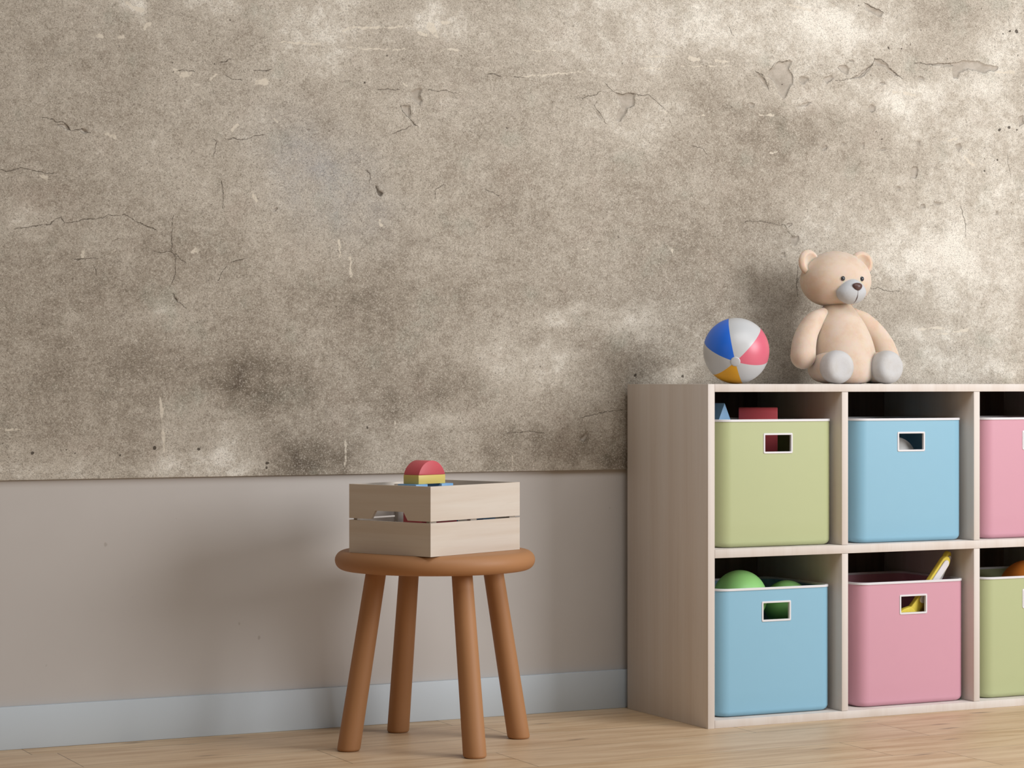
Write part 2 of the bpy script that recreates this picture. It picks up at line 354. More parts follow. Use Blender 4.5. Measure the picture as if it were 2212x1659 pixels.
# wall wear and tone patches, in metres on the wall (x, z)
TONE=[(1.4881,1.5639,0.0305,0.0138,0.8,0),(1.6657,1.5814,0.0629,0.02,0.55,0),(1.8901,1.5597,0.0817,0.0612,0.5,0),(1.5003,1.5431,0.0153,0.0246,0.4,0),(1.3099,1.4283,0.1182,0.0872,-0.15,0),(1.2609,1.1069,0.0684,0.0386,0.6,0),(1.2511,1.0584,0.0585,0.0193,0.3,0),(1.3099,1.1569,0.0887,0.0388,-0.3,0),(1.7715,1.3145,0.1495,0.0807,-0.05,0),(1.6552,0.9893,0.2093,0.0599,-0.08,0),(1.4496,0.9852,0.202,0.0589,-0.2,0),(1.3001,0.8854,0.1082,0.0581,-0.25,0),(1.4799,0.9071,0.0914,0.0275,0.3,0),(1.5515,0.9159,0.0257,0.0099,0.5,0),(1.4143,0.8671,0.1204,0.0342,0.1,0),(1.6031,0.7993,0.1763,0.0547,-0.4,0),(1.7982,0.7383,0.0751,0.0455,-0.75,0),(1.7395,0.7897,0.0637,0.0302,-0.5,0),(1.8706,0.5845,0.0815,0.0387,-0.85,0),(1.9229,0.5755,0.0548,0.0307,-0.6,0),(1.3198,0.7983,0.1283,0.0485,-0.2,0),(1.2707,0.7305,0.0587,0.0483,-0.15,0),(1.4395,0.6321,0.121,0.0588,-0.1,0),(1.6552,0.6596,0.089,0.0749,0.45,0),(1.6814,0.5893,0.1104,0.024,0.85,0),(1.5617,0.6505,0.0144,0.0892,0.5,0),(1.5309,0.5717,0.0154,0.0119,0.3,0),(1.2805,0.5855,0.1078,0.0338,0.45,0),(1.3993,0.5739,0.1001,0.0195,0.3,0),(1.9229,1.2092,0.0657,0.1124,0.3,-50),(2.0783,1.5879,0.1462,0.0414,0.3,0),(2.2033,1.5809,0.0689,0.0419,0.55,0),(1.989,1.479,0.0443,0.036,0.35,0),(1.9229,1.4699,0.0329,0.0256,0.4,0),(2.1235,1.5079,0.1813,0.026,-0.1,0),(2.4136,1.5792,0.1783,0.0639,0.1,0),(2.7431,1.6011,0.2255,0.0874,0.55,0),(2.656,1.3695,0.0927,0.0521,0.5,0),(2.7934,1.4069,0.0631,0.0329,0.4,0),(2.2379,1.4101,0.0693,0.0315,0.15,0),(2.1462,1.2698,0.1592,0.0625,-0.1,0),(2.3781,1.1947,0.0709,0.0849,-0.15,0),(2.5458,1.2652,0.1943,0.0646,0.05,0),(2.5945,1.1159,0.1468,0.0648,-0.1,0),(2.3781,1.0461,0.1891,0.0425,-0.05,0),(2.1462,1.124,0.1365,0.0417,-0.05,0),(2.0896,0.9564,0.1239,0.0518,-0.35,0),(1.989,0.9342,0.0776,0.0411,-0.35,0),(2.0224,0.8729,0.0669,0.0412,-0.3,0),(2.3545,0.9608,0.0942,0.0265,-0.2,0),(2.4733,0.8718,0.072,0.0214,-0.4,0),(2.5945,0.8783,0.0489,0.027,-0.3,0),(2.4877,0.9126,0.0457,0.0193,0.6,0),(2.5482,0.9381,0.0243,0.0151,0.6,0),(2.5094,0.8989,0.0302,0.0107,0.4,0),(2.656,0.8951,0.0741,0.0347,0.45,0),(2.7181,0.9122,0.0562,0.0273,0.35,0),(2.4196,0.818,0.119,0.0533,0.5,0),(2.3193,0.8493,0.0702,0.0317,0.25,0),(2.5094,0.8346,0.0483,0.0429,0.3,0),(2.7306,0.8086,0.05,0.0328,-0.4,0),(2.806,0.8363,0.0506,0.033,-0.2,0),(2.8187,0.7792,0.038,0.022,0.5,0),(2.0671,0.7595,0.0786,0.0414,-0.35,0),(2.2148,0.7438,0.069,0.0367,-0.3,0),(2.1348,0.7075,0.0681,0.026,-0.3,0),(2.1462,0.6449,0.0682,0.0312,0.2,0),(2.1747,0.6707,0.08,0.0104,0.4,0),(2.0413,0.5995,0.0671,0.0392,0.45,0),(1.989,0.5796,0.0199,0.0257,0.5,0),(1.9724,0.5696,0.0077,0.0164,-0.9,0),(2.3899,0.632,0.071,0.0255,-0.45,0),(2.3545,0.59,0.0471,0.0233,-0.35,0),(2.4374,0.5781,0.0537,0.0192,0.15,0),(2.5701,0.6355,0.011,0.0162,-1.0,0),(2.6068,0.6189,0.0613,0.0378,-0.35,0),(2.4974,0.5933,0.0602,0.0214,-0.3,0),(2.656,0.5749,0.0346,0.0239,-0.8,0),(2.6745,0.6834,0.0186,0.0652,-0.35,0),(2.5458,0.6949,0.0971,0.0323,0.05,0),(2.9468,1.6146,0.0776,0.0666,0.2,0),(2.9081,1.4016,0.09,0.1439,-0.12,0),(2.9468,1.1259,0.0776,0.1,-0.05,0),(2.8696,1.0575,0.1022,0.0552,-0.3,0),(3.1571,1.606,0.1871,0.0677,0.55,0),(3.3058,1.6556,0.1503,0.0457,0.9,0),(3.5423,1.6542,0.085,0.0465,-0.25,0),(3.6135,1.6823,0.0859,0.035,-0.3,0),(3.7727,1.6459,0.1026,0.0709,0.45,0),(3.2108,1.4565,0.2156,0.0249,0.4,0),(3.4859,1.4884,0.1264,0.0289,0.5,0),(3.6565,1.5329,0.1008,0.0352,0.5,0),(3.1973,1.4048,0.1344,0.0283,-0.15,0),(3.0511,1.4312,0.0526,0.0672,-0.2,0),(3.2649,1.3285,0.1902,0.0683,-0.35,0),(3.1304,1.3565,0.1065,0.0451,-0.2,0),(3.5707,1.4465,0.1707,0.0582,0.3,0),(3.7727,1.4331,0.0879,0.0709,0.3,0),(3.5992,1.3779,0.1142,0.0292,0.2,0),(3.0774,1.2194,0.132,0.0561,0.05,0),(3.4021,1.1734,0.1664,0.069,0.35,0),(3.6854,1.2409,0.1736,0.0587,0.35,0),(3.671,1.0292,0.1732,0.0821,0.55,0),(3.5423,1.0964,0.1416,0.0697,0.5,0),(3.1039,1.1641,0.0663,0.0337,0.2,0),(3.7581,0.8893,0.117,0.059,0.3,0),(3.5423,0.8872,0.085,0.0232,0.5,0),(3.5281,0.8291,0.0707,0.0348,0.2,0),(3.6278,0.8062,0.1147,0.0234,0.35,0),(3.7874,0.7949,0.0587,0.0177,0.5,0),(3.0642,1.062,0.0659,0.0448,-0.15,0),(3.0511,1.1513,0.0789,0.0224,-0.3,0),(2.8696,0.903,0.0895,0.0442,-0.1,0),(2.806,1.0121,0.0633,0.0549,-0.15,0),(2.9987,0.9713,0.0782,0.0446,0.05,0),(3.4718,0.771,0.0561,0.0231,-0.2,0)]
STREAK=[([(1.8165,1.5101),(1.8359,1.5073),(1.8684,1.5093),(1.901,1.5073),(1.9142,1.5102)],0.0026),([(1.9669,1.5423),(1.9802,1.5483),(1.9968,1.5504),(2.0224,1.5532),(2.0503,1.556),(2.0783,1.5569),(2.1122,1.5612),(2.1348,1.5617)],0.0032),([(1.978,1.5091),(2.0001,1.5074),(2.0146,1.5063),(2.0335,1.5075),(2.0716,1.5088),(2.084,1.5127)],0.0027),([(2.0896,1.5089),(2.1178,1.5107)],0.0021),([(2.2079,1.5132),(2.2263,1.5185),(2.2506,1.5169)],0.0026),([(2.1804,1.5689),(2.1976,1.5439)],0.0095),([(2.2091,1.576),(2.2321,1.5797)],0.0063),([(1.957,1.0783),(1.9592,1.0619)],0.0029),([(1.9592,1.0599),(1.9603,1.0384)],0.0023),([(1.9835,1.0379),(1.9846,1.0215),(1.989,0.999)],0.0038),([(2.0559,1.1233),(2.0581,1.1141)],0.0044),([(1.4093,1.4958),(1.4194,1.4964)],0.0037),([(1.4556,1.4968),(1.4647,1.4974)],0.0034),([(1.5115,1.5172),(1.5166,1.5245),(1.5217,1.5298)],0.0042),([(1.4749,1.5669),(1.4901,1.5621),(1.5084,1.5555)],0.0052),([(1.4911,1.505),(1.4932,1.5032)],0.0021),([(2.4101,1.4661),(2.4315,1.4695),(2.4625,1.4723),(2.4853,1.4779),(2.5276,1.4836),(2.5725,1.4884)],0.0021),([(2.7181,1.5023),(2.7934,1.5089)],0.0019),([(2.8339,1.5146),(2.8952,1.5205),(2.9727,1.524)],0.0019),([(2.8569,1.5358),(2.8824,1.5352)],0.0052),([(2.9274,1.5357),(2.9662,1.5336)],0.0032),([(2.7431,1.5344),(2.806,1.5371)],0.0023),([(2.5664,1.0698),(2.5725,1.0743),(2.5823,1.0767)],0.0019),([(2.8073,1.078),(2.8086,1.0693)],0.0023),([(2.4374,1.5295),(2.4974,1.5333)],0.0023),([(3.6609,1.3362),(3.6738,1.3226),(3.6912,1.3163),(3.6999,1.3143)],0.0037),([(3.6135,1.3727),(3.635,1.3795)],0.0042),([(1.2026,0.6654),(1.222,0.6662),(1.2433,0.6651)],0.0026),([(2.8696,1.3997),(2.8952,1.4043)],0.0021),([(3.0511,1.411),(3.0906,1.4108)],0.0023),([(1.747,1.1875),(1.7555,1.1726),(1.7661,1.1579)],0.0032),([(1.4274,1.2874),(1.4475,1.2854)],0.0042),([(1.2805,1.1964),(1.3001,1.1914)],0.0047),([(1.7067,1.3114),(1.7204,1.3241)],0.0052),([(1.8058,1.3404),(1.8122,1.3326)],0.0052),([(1.6604,1.4192),(1.6741,1.4259)],0.0052),([(2.7883,1.4066),(2.7934,1.4036)],0.0042),([(1.764,1.415),(1.7875,1.4213)],0.0073),([(1.5772,1.4323),(1.5875,1.4249)],0.0032),([(1.5927,1.4223),(1.6135,1.4284)],0.0042),([(1.5463,0.7377),(1.5504,0.7199),(1.5525,0.6605),(1.5566,0.6159)],0.0032),([(1.9724,0.6312),(1.9746,0.5747)],0.0023),([(2.093,0.6745),(2.0952,0.661)],0.0032),([(2.3875,0.598),(2.3863,0.564)],0.0023),([(3.5211,0.8963),(3.5707,0.9015),(3.6278,0.8939),(3.671,0.8978)],0.0032),([(3.5423,0.8814),(3.6135,0.8856)],0.0021),([(2.261,0.8804),(2.2668,0.8773)],0.0021),([(2.1122,1.4345),(2.1235,1.4299)],0.0032),([(2.1519,1.5513),(2.169,1.5473)],0.0042),([(3.084,1.3207),(3.1039,1.3238)],0.0021),([(3.4439,1.4861),(3.5281,1.4849)],0.0037),([(3.7581,1.5564),(3.8168,1.5562)],0.0042),([(1.3793,1.0423),(1.3773,1.0276)],0.0032),([(1.4395,1.0389),(1.4496,1.046)],0.0032),([(1.6187,1.0433),(1.6312,1.0486)],0.0042),([(3.1304,1.6831),(3.1973,1.6765)],0.0042)]
CRACK=[[(1.2906,1.3182),(1.3136,1.3177),(1.3186,1.3115),(1.3334,1.3122),(1.3434,1.3062),(1.3533,1.292),(1.3666,1.2943),(1.3766,1.298),(1.3933,1.2906)],[(1.2026,1.203),(1.222,1.2038),(1.2448,1.2095),(1.2742,1.2059),(1.2939,1.2018),(1.3153,1.2026)],[(1.235,1.0819),(1.2676,1.0877),(1.2972,1.0918),(1.3268,1.1073),(1.3401,1.098),(1.3866,1.1059),(1.4336,1.1155),(1.4674,1.1199),(1.5014,1.1028),(1.539,1.0907)],[(1.5752,1.1183),(1.5741,1.0851),(1.5734,1.0452),(1.5803,1.0325)],[(1.5734,1.0802),(1.5717,1.0437),(1.5821,1.0273),(1.5803,0.9941),(1.5752,0.9774)],[(1.5769,0.9542),(1.5873,0.9377),(1.6046,0.9247)],[(1.5717,1.0437),(1.5528,1.0399),(1.5322,1.041)],[(1.6046,1.0212),(1.5803,1.0372)],[(1.685,1.1988),(1.6903,1.1688),(1.6885,1.1419)],[(1.7594,1.4427),(1.7808,1.444),(1.7951,1.4472)],[(1.6955,1.4306),(1.7097,1.423),(1.7309,1.4209)],[(1.685,1.4568),(1.6955,1.4591),(1.7044,1.4647)],[(1.5838,1.4291),(1.6011,1.4335),(1.622,1.4313)],[(1.6639,1.2883),(1.6744,1.2854),(1.6674,1.255)],[(1.7026,1.2901),(1.7451,1.2954),(1.7808,1.3038)],[(1.36,1.0238),(1.38,1.0226),(1.4067,1.0249)],[(1.4,1.0067),(1.4067,0.9905)],[(1.7097,1.0236),(1.7416,1.0327)],[(1.6779,0.9827),(1.6955,1.0165)],[(2.3907,1.4654),(2.3994,1.4642),(2.4153,1.4651)],[(2.3206,1.4649),(2.3363,1.4676),(2.3559,1.4652)],[(2.0525,1.4167),(2.0787,1.4198),(2.1051,1.4195)],[(2.1697,1.4213),(2.2081,1.4234),(2.2466,1.4203)],[(2.6297,1.461),(2.6545,1.4424),(2.6835,1.4422),(2.7126,1.4419),(2.7461,1.4401),(2.7881,1.413)],[(2.5969,1.4104),(2.6133,1.3895),(2.6297,1.3686)],[(2.5561,1.4263),(2.5805,1.4276),(2.6051,1.4361),(2.6154,1.4439)],[(2.1089,1.385),(2.1127,1.3713),(2.1317,1.3549),(2.1488,1.34)],[(2.1889,1.1794),(2.1927,1.197),(2.2119,1.21)],[(2.3206,1.2052),(2.352,1.1921)],[(2.0244,1.2375),(2.0319,1.2257),(2.03,1.2118)],[(2.0863,1.318),(2.1165,1.3298),(2.1279,1.3373)],[(3.0063,1.1499),(3.0501,1.1531),(3.0766,1.1501),(3.0943,1.1488),(3.1209,1.1477),(3.1342,1.1292),(3.1476,1.1183)],[(2.9628,1.6191),(2.9758,1.6014)],[(2.8595,1.3281),(2.8895,1.322),(2.9023,1.3115)],[(3.8014,1.6989),(3.8,1.679)],[(3.7965,1.346),(3.8014,1.3225),(3.8064,1.291)],[(3.6481,1.2065),(3.6626,1.1756),(3.665,1.1325)],[(3.2738,1.5085),(3.3149,1.5108),(3.3424,1.5219),(3.3793,1.5509),(3.3862,1.5667),(3.4071,1.568),(3.435,1.5465),(3.4677,1.526)],[(3.0413,1.514),(3.0633,1.5059),(3.0788,1.4767)],[(3.081,1.5219),(3.0943,1.5377),(3.1342,1.5495)],[(3.3562,1.7048),(3.3839,1.6953),(3.414,1.682)],[(3.5077,1.5644),(3.5621,1.5649),(3.6193,1.5691),(3.6289,1.5619)],[(3.3758,0.9981),(3.4091,0.9964),(3.4369,0.99),(3.4648,0.9905)],[(3.1598,1.0462),(3.1598,0.9739)],[(3.1678,1.0238),(3.1598,1.0078)],[(2.3757,0.6481),(2.4272,0.6512),(2.4632,0.6473)],[(2.5642,0.6825),(2.6051,0.6895)],[(2.6092,0.693),(2.671,0.6964)],[(3.8008,0.6431),(3.8353,0.6349)]]
CHIP=[[(2.1336,1.4211),(2.1602,1.4254),(2.1545,1.4083),(2.1613,1.3965),(2.1526,1.3866),(2.1412,1.3954),(2.1347,1.4003)],[(2.107,1.3849),(2.1298,1.3844),(2.1317,1.3671),(2.126,1.3581),(2.1146,1.3714)],[(2.1317,1.3531),(2.1488,1.3411),(2.1392,1.3431)],[(2.0442,1.2037),(2.051,1.2023),(2.0543,1.1913),(2.0645,1.1872),(2.0573,1.1766),(2.0495,1.1832)],[(2.3678,1.3495),(2.3764,1.3474),(2.3725,1.3434),(2.3685,1.3446)],[(2.6566,1.4425),(2.7084,1.4425),(2.7064,1.4161),(2.6876,1.4078),(2.6835,1.3931),(2.6669,1.3777),(2.6545,1.3789),(2.669,1.4069)],[(2.5969,1.4032),(2.6051,1.3964),(2.6256,1.3684),(2.6092,1.3821)],[(3.081,1.5219),(3.1031,1.539),(3.1387,1.5517),(3.1476,1.5466),(3.1342,1.5288),(3.1476,1.5107),(3.1454,1.4917),(3.1342,1.476),(3.1231,1.4528),(3.1075,1.467),(3.1031,1.4856),(3.0898,1.4999),(3.0788,1.5105)],[(3.0413,1.514),(3.0633,1.5021),(3.0788,1.4767),(3.0699,1.48),(3.0501,1.4976)],[(3.2783,1.5411),(3.2966,1.546),(3.3126,1.5355),(3.3103,1.5201),(3.292,1.5286)],[(3.308,1.5574),(3.324,1.5599),(3.3286,1.5556),(3.3126,1.5546)],[(3.3839,1.5627),(3.3978,1.5682),(3.4117,1.5606),(3.4397,1.5429),(3.4677,1.5264),(3.4443,1.5316),(3.4117,1.549),(3.3932,1.5518)],[(3.3816,1.5568),(3.3723,1.539),(3.3424,1.5162),(3.3149,1.5108),(3.3286,1.5192),(3.347,1.5337)],[(3.1632,1.5116),(3.1834,1.5147),(3.1969,1.5079),(3.1789,1.4917),(3.1655,1.4966)],[(3.2375,1.5083),(3.2556,1.5207),(3.2692,1.5139),(3.2465,1.4974)],[(3.51,1.5657),(3.5526,1.5671),(3.6193,1.5691),(3.6626,1.5788),(3.7061,1.5782),(3.7695,1.5702),(3.7622,1.5599),(3.7256,1.5518),(3.6722,1.5566),(3.6481,1.5473),(3.6433,1.5314),(3.6265,1.5343),(3.6217,1.5458),(3.6289,1.5619),(3.5716,1.5624)],[(3.3562,1.7048),(3.3839,1.6953),(3.414,1.6808),(3.4048,1.6686),(3.3839,1.678),(3.3631,1.69)],[(3.5147,1.5318),(3.5336,1.5329),(3.5407,1.5217),(3.5265,1.5247)],[(3.4024,1.51),(3.4164,1.5127),(3.4257,1.5036)],[(3.3677,1.4466),(3.3784,1.4541),(3.3908,1.4478),(3.3895,1.4382),(3.377,1.4325),(3.3677,1.4382)],[(3.4996,1.3023),(3.5147,1.3049),(3.5185,1.2915),(3.5138,1.2757),(3.4982,1.2771),(3.4959,1.2886)],[(3.4537,1.2522),(3.4668,1.2515),(3.4654,1.2422),(3.456,1.2426)],[(3.5265,1.2102),(3.5384,1.2114),(3.5407,1.2029),(3.5313,1.1995)],[(3.5668,1.2194),(3.5906,1.2194),(3.5859,1.2114),(3.5716,1.2117)],[(3.1409,1.1181),(3.1677,1.1196),(3.1655,1.1074),(3.1543,1.0958),(3.144,1.1012)],[(3.6313,1.3624),(3.6481,1.3691),(3.6554,1.3596),(3.6433,1.3454)],[(3.831,1.4428),(3.8459,1.4495),(3.8494,1.4278),(3.836,1.4232)],[(3.2307,1.337),(3.242,1.347),(3.2511,1.3398),(3.2397,1.3317)],[(3.3507,1.3584),(3.3585,1.358),(3.3562,1.3406),(3.3516,1.3423)],[(3.4024,1.3465),(3.4233,1.3474),(3.421,1.3396),(3.4071,1.3402)],[(3.5124,1.3707),(3.5265,1.3714),(3.5242,1.3577),(3.5171,1.3612)],[(3.1275,1.1498),(3.1454,1.1514),(3.1454,1.1446),(3.1342,1.1413)],[(3.7573,1.2041),(3.7671,1.2045),(3.7671,1.1926),(3.7597,1.1912)],[(3.6747,1.2144),(3.6858,1.2148),(3.6843,1.2084)],[(3.4233,1.1729),(3.4289,1.173),(3.428,1.1626)],[(3.0194,1.438),(3.037,1.437),(3.0348,1.4276),(3.0238,1.427)],[(3.7207,1.3684),(3.7305,1.3649),(3.7231,1.3586)],[(3.1565,1.4357),(3.1789,1.4475),(3.2059,1.4515),(3.1834,1.4409)],[(3.2875,1.3548),(3.2989,1.3534),(3.2966,1.3456)],[(3.1098,1.0777),(3.1253,1.08),(3.1275,1.0691),(3.112,1.0688)],[(1.8005,1.1406),(1.8077,1.1459),(1.8149,1.1427),(1.8059,1.1363)],[(1.88,1.3237),(1.8891,1.3173),(1.8855,1.3155)],[(1.3136,1.308),(1.3235,1.3068),(1.3434,1.3062),(1.3517,1.2936),(1.3334,1.2992)],[(1.37,1.2961),(1.3833,1.299),(1.3933,1.2923),(1.38,1.2884)],[(1.5769,0.9558),(1.5873,0.9411),(1.5838,0.9377),(1.5786,0.9442)],[(2.5622,0.6338),(2.5724,0.6427),(2.5785,0.6499),(2.5805,0.6391),(2.5703,0.6247)]]
SPOT=[(1.2693,0.6147,0.0042),(1.534,0.6231,0.0042),(1.3297,0.6197,0.0021),(1.3425,0.6225,0.0021),(1.3624,0.6144,0.0021),(1.4587,0.6083,0.0026),(1.6322,0.6179,0.0032),(2.4577,0.7979,0.0021),(2.4793,0.8194,0.0021),(2.3029,0.8186,0.0021),(2.0268,0.6626,0.0032),(2.7056,0.7791,0.0037),(2.8378,0.7782,0.0037),(2.7093,0.7725,0.0021),(2.019,1.4303,0.0026),(2.0738,1.4924,0.0026),(1.7025,1.5469,0.0021),(1.4566,1.4773,0.0026),(1.5762,1.4491,0.0021),(1.6709,1.4518,0.0026),(2.6721,1.5094,0.0021),(2.435,1.2084,0.0016),(3.4957,1.6082,0.0021),(3.6092,1.5792,0.0021),(3.8316,1.6022,0.0026),(3.34,1.6945,0.0032),(3.8242,1.6634,0.0052),(3.8021,1.662,0.0032),(3.4299,1.5972,0.0032),(3.1198,1.4888,0.0021),(3.0774,1.5055,0.0016),(3.3772,1.525,0.0026),(3.7727,1.4095,0.0042),(3.8021,1.4156,0.0037),(3.8286,1.4121,0.0032),(3.7246,1.3024,0.0032),(3.7654,1.3323,0.0032),(3.5821,1.3923,0.0021),(3.5281,1.6474,0.0021),(3.783,1.6513,0.0026),(3.8095,1.2252,0.0021),(3.1866,1.1859,0.0021),(3.3676,1.1264,0.0016),(3.3924,1.3868,0.0021),(3.469,1.5938,0.0021),(1.7907,0.5877,0.0042),(1.7886,0.5776,0.0032),(1.4536,0.6142,0.0021),(3.4091,1.3692,0.0021),(3.4945,1.291,0.0017),(3.794,1.304,0.0018),(2.9713,1.4239,0.0018),(3.5184,1.1997,0.001),(3.3549,1.5692,0.0014),(3.4498,1.7097,0.0011),(3.1869,1.1801,0.0016),(3.0828,1.2436,0.001),(3.4895,1.6468,0.0008),(3.7262,1.6137,0.0011),(3.8324,1.2269,0.0011),(3.8122,1.4237,0.0016),(3.1218,1.1641,0.0016),(3.8171,1.2137,0.0012),(3.2588,1.6092,0.001),(3.0019,1.5171,0.0015),(2.9496,1.3049,0.0012),(3.2136,1.2364,0.0013),(3.2187,1.4278,0.0016),(2.995,1.1412,0.0009),(3.6118,1.2355,0.0009),(3.6473,1.517,0.0014),(2.9544,1.6558,0.001),(3.8062,1.6264,0.0016),(3.7817,1.184,0.0012),(3.2531,1.4049,0.0017),(3.0385,1.2693,0.0017),(3.7151,1.7147,0.0018),(3.0241,1.4964,0.0015),(3.7707,1.5394,0.0018),(3.4236,1.5355,0.0012),(3.0982,1.6481,0.001),(3.5555,1.1452,0.001),(2.9878,1.1345,0.0014),(3.2984,1.571,0.0015),(3.6836,1.4665,0.0013),(2.9939,1.1741,0.0009),(3.377,1.2309,0.001),(3.5949,1.1737,0.0015),(3.6476,1.669,0.0013),(3.0739,1.2166,0.0011),(3.3407,1.1375,0.0017),(3.8262,1.4752,0.0014),(3.5929,1.4482,0.0011),(3.2966,1.6227,0.0012),(3.8381,1.1752,0.0015),(3.3821,1.5181,0.0009),(3.1806,1.2558,0.0018),(3.2589,1.2565,0.0017),(3.5605,1.3389,0.0016),(3.2608,1.303,0.0011),(3.3699,1.27,0.0016),(3.1995,1.164,0.0015),(3.4559,1.711,0.0014),(3.1617,1.3174,0.0013),(3.6745,1.3535,0.0017),(3.247,1.3367,0.0016),(3.6854,1.5286,0.0017),(3.7248,1.3316,0.0019),(3.8075,1.4359,0.0014),(3.0885,1.2217,0.0018),(3.3623,1.3147,0.0016),(3.5937,1.6274,0.0017),(3.456,1.3335,0.0013),(3.4953,1.272,0.0015),(3.5845,1.7108,0.001),(3.3298,1.3369,0.0011),(3.5525,1.3578,0.0009),(3.3572,1.581,0.0009),(3.0604,1.5116,0.001),(1.4705,1.5401,0.0011),(1.7421,0.973,0.0012),(1.534,0.6782,0.0008),(1.7795,1.3135,0.0011),(1.3605,0.7501,0.0011),(1.2516,0.9623,0.0009),(1.9927,1.2604,0.0012),(2.6704,0.763,0.0011),(2.4234,0.9526,0.0011),(1.3983,0.9823,0.0012),(2.6685,0.599,0.0012),(1.6989,0.6869,0.0008),(1.3506,1.011,0.0012),(1.3963,0.9492,0.0014),(1.7355,1.1558,0.001),(1.6115,0.608,0.0011),(2.6753,0.6585,0.0012),(1.5656,0.6001,0.0012),(1.7947,1.2728,0.0015),(1.9103,1.3116,0.0011),(1.37,0.9564,0.0011),(1.6138,0.7998,0.0014),(1.2205,1.0404,0.001),(2.6305,0.8031,0.001),(1.577,1.428,0.0015),(1.6139,0.9744,0.0011),(2.1494,0.9888,0.0013),(1.3648,0.8199,0.001),(1.9745,1.2631,0.001),(1.9689,1.1299,0.0011),(2.3111,1.0057,0.0009),(1.5549,1.1258,0.0014),(2.5495,1.0597,0.0008),(2.3659,1.1815,0.0012),(2.2511,0.9606,0.0011),(2.5901,1.2353,0.0011),(2.4885,1.4359,0.001),(2.4518,1.5745,0.0014),(2.2292,1.1714,0.001),(2.3698,0.6642,0.0009)]

def vnoise(x, z, scale, seed, octaves=1):
    out = np.zeros_like(x); amp = 1.0; tot = 0
    for o_ in range(octaves):
        rs = np.random.RandomState(seed+o_*17); G = rs.rand(256, 256)*2-1
        X = x*scale; Z = z*scale; xi = np.floor(X).astype(int); zi = np.floor(Z).astype(int)
        fx = X-xi; fz = Z-zi; fx = fx*fx*(3-2*fx); fz = fz*fz*(3-2*fz)
        g = lambda a, b: G[a & 255, b & 255]
        out += amp*((g(xi, zi)*(1-fx)+g(xi+1, zi)*fx)*(1-fz)+(g(xi, zi+1)*(1-fx)+g(xi+1, zi+1)*fx)*fz)
        tot += amp; amp *= 0.55; scale *= 2.03
    return out/tot
def seg_dist(px, pz, poly, closed=False):
    d = np.full(px.shape, 9.0); n = len(poly)
    for i in range(n if closed else n-1):
        ax, az = poly[i]; bx_, bz = poly[(i+1) % n]
        dx, dz = bx_-ax, bz-az; q = max(dx*dx+dz*dz, 1e-12)
        t = np.clip(((px-ax)*dx+(pz-az)*dz)/q, 0, 1)
        d = np.minimum(d, np.hypot(px-ax-t*dx, pz-az-t*dz))
    return d
def inside(px, pz, poly):
    c = np.zeros(px.shape, bool); n = len(poly)
    for i in range(n):
        ax, az = poly[i]; bx_, bz = poly[(i+1) % n]
        if az == bz: continue
        c ^= ((az > pz) != (bz > pz)) & (px < (bx_-ax)*(pz-az)/(bz-az)+ax)
    return c
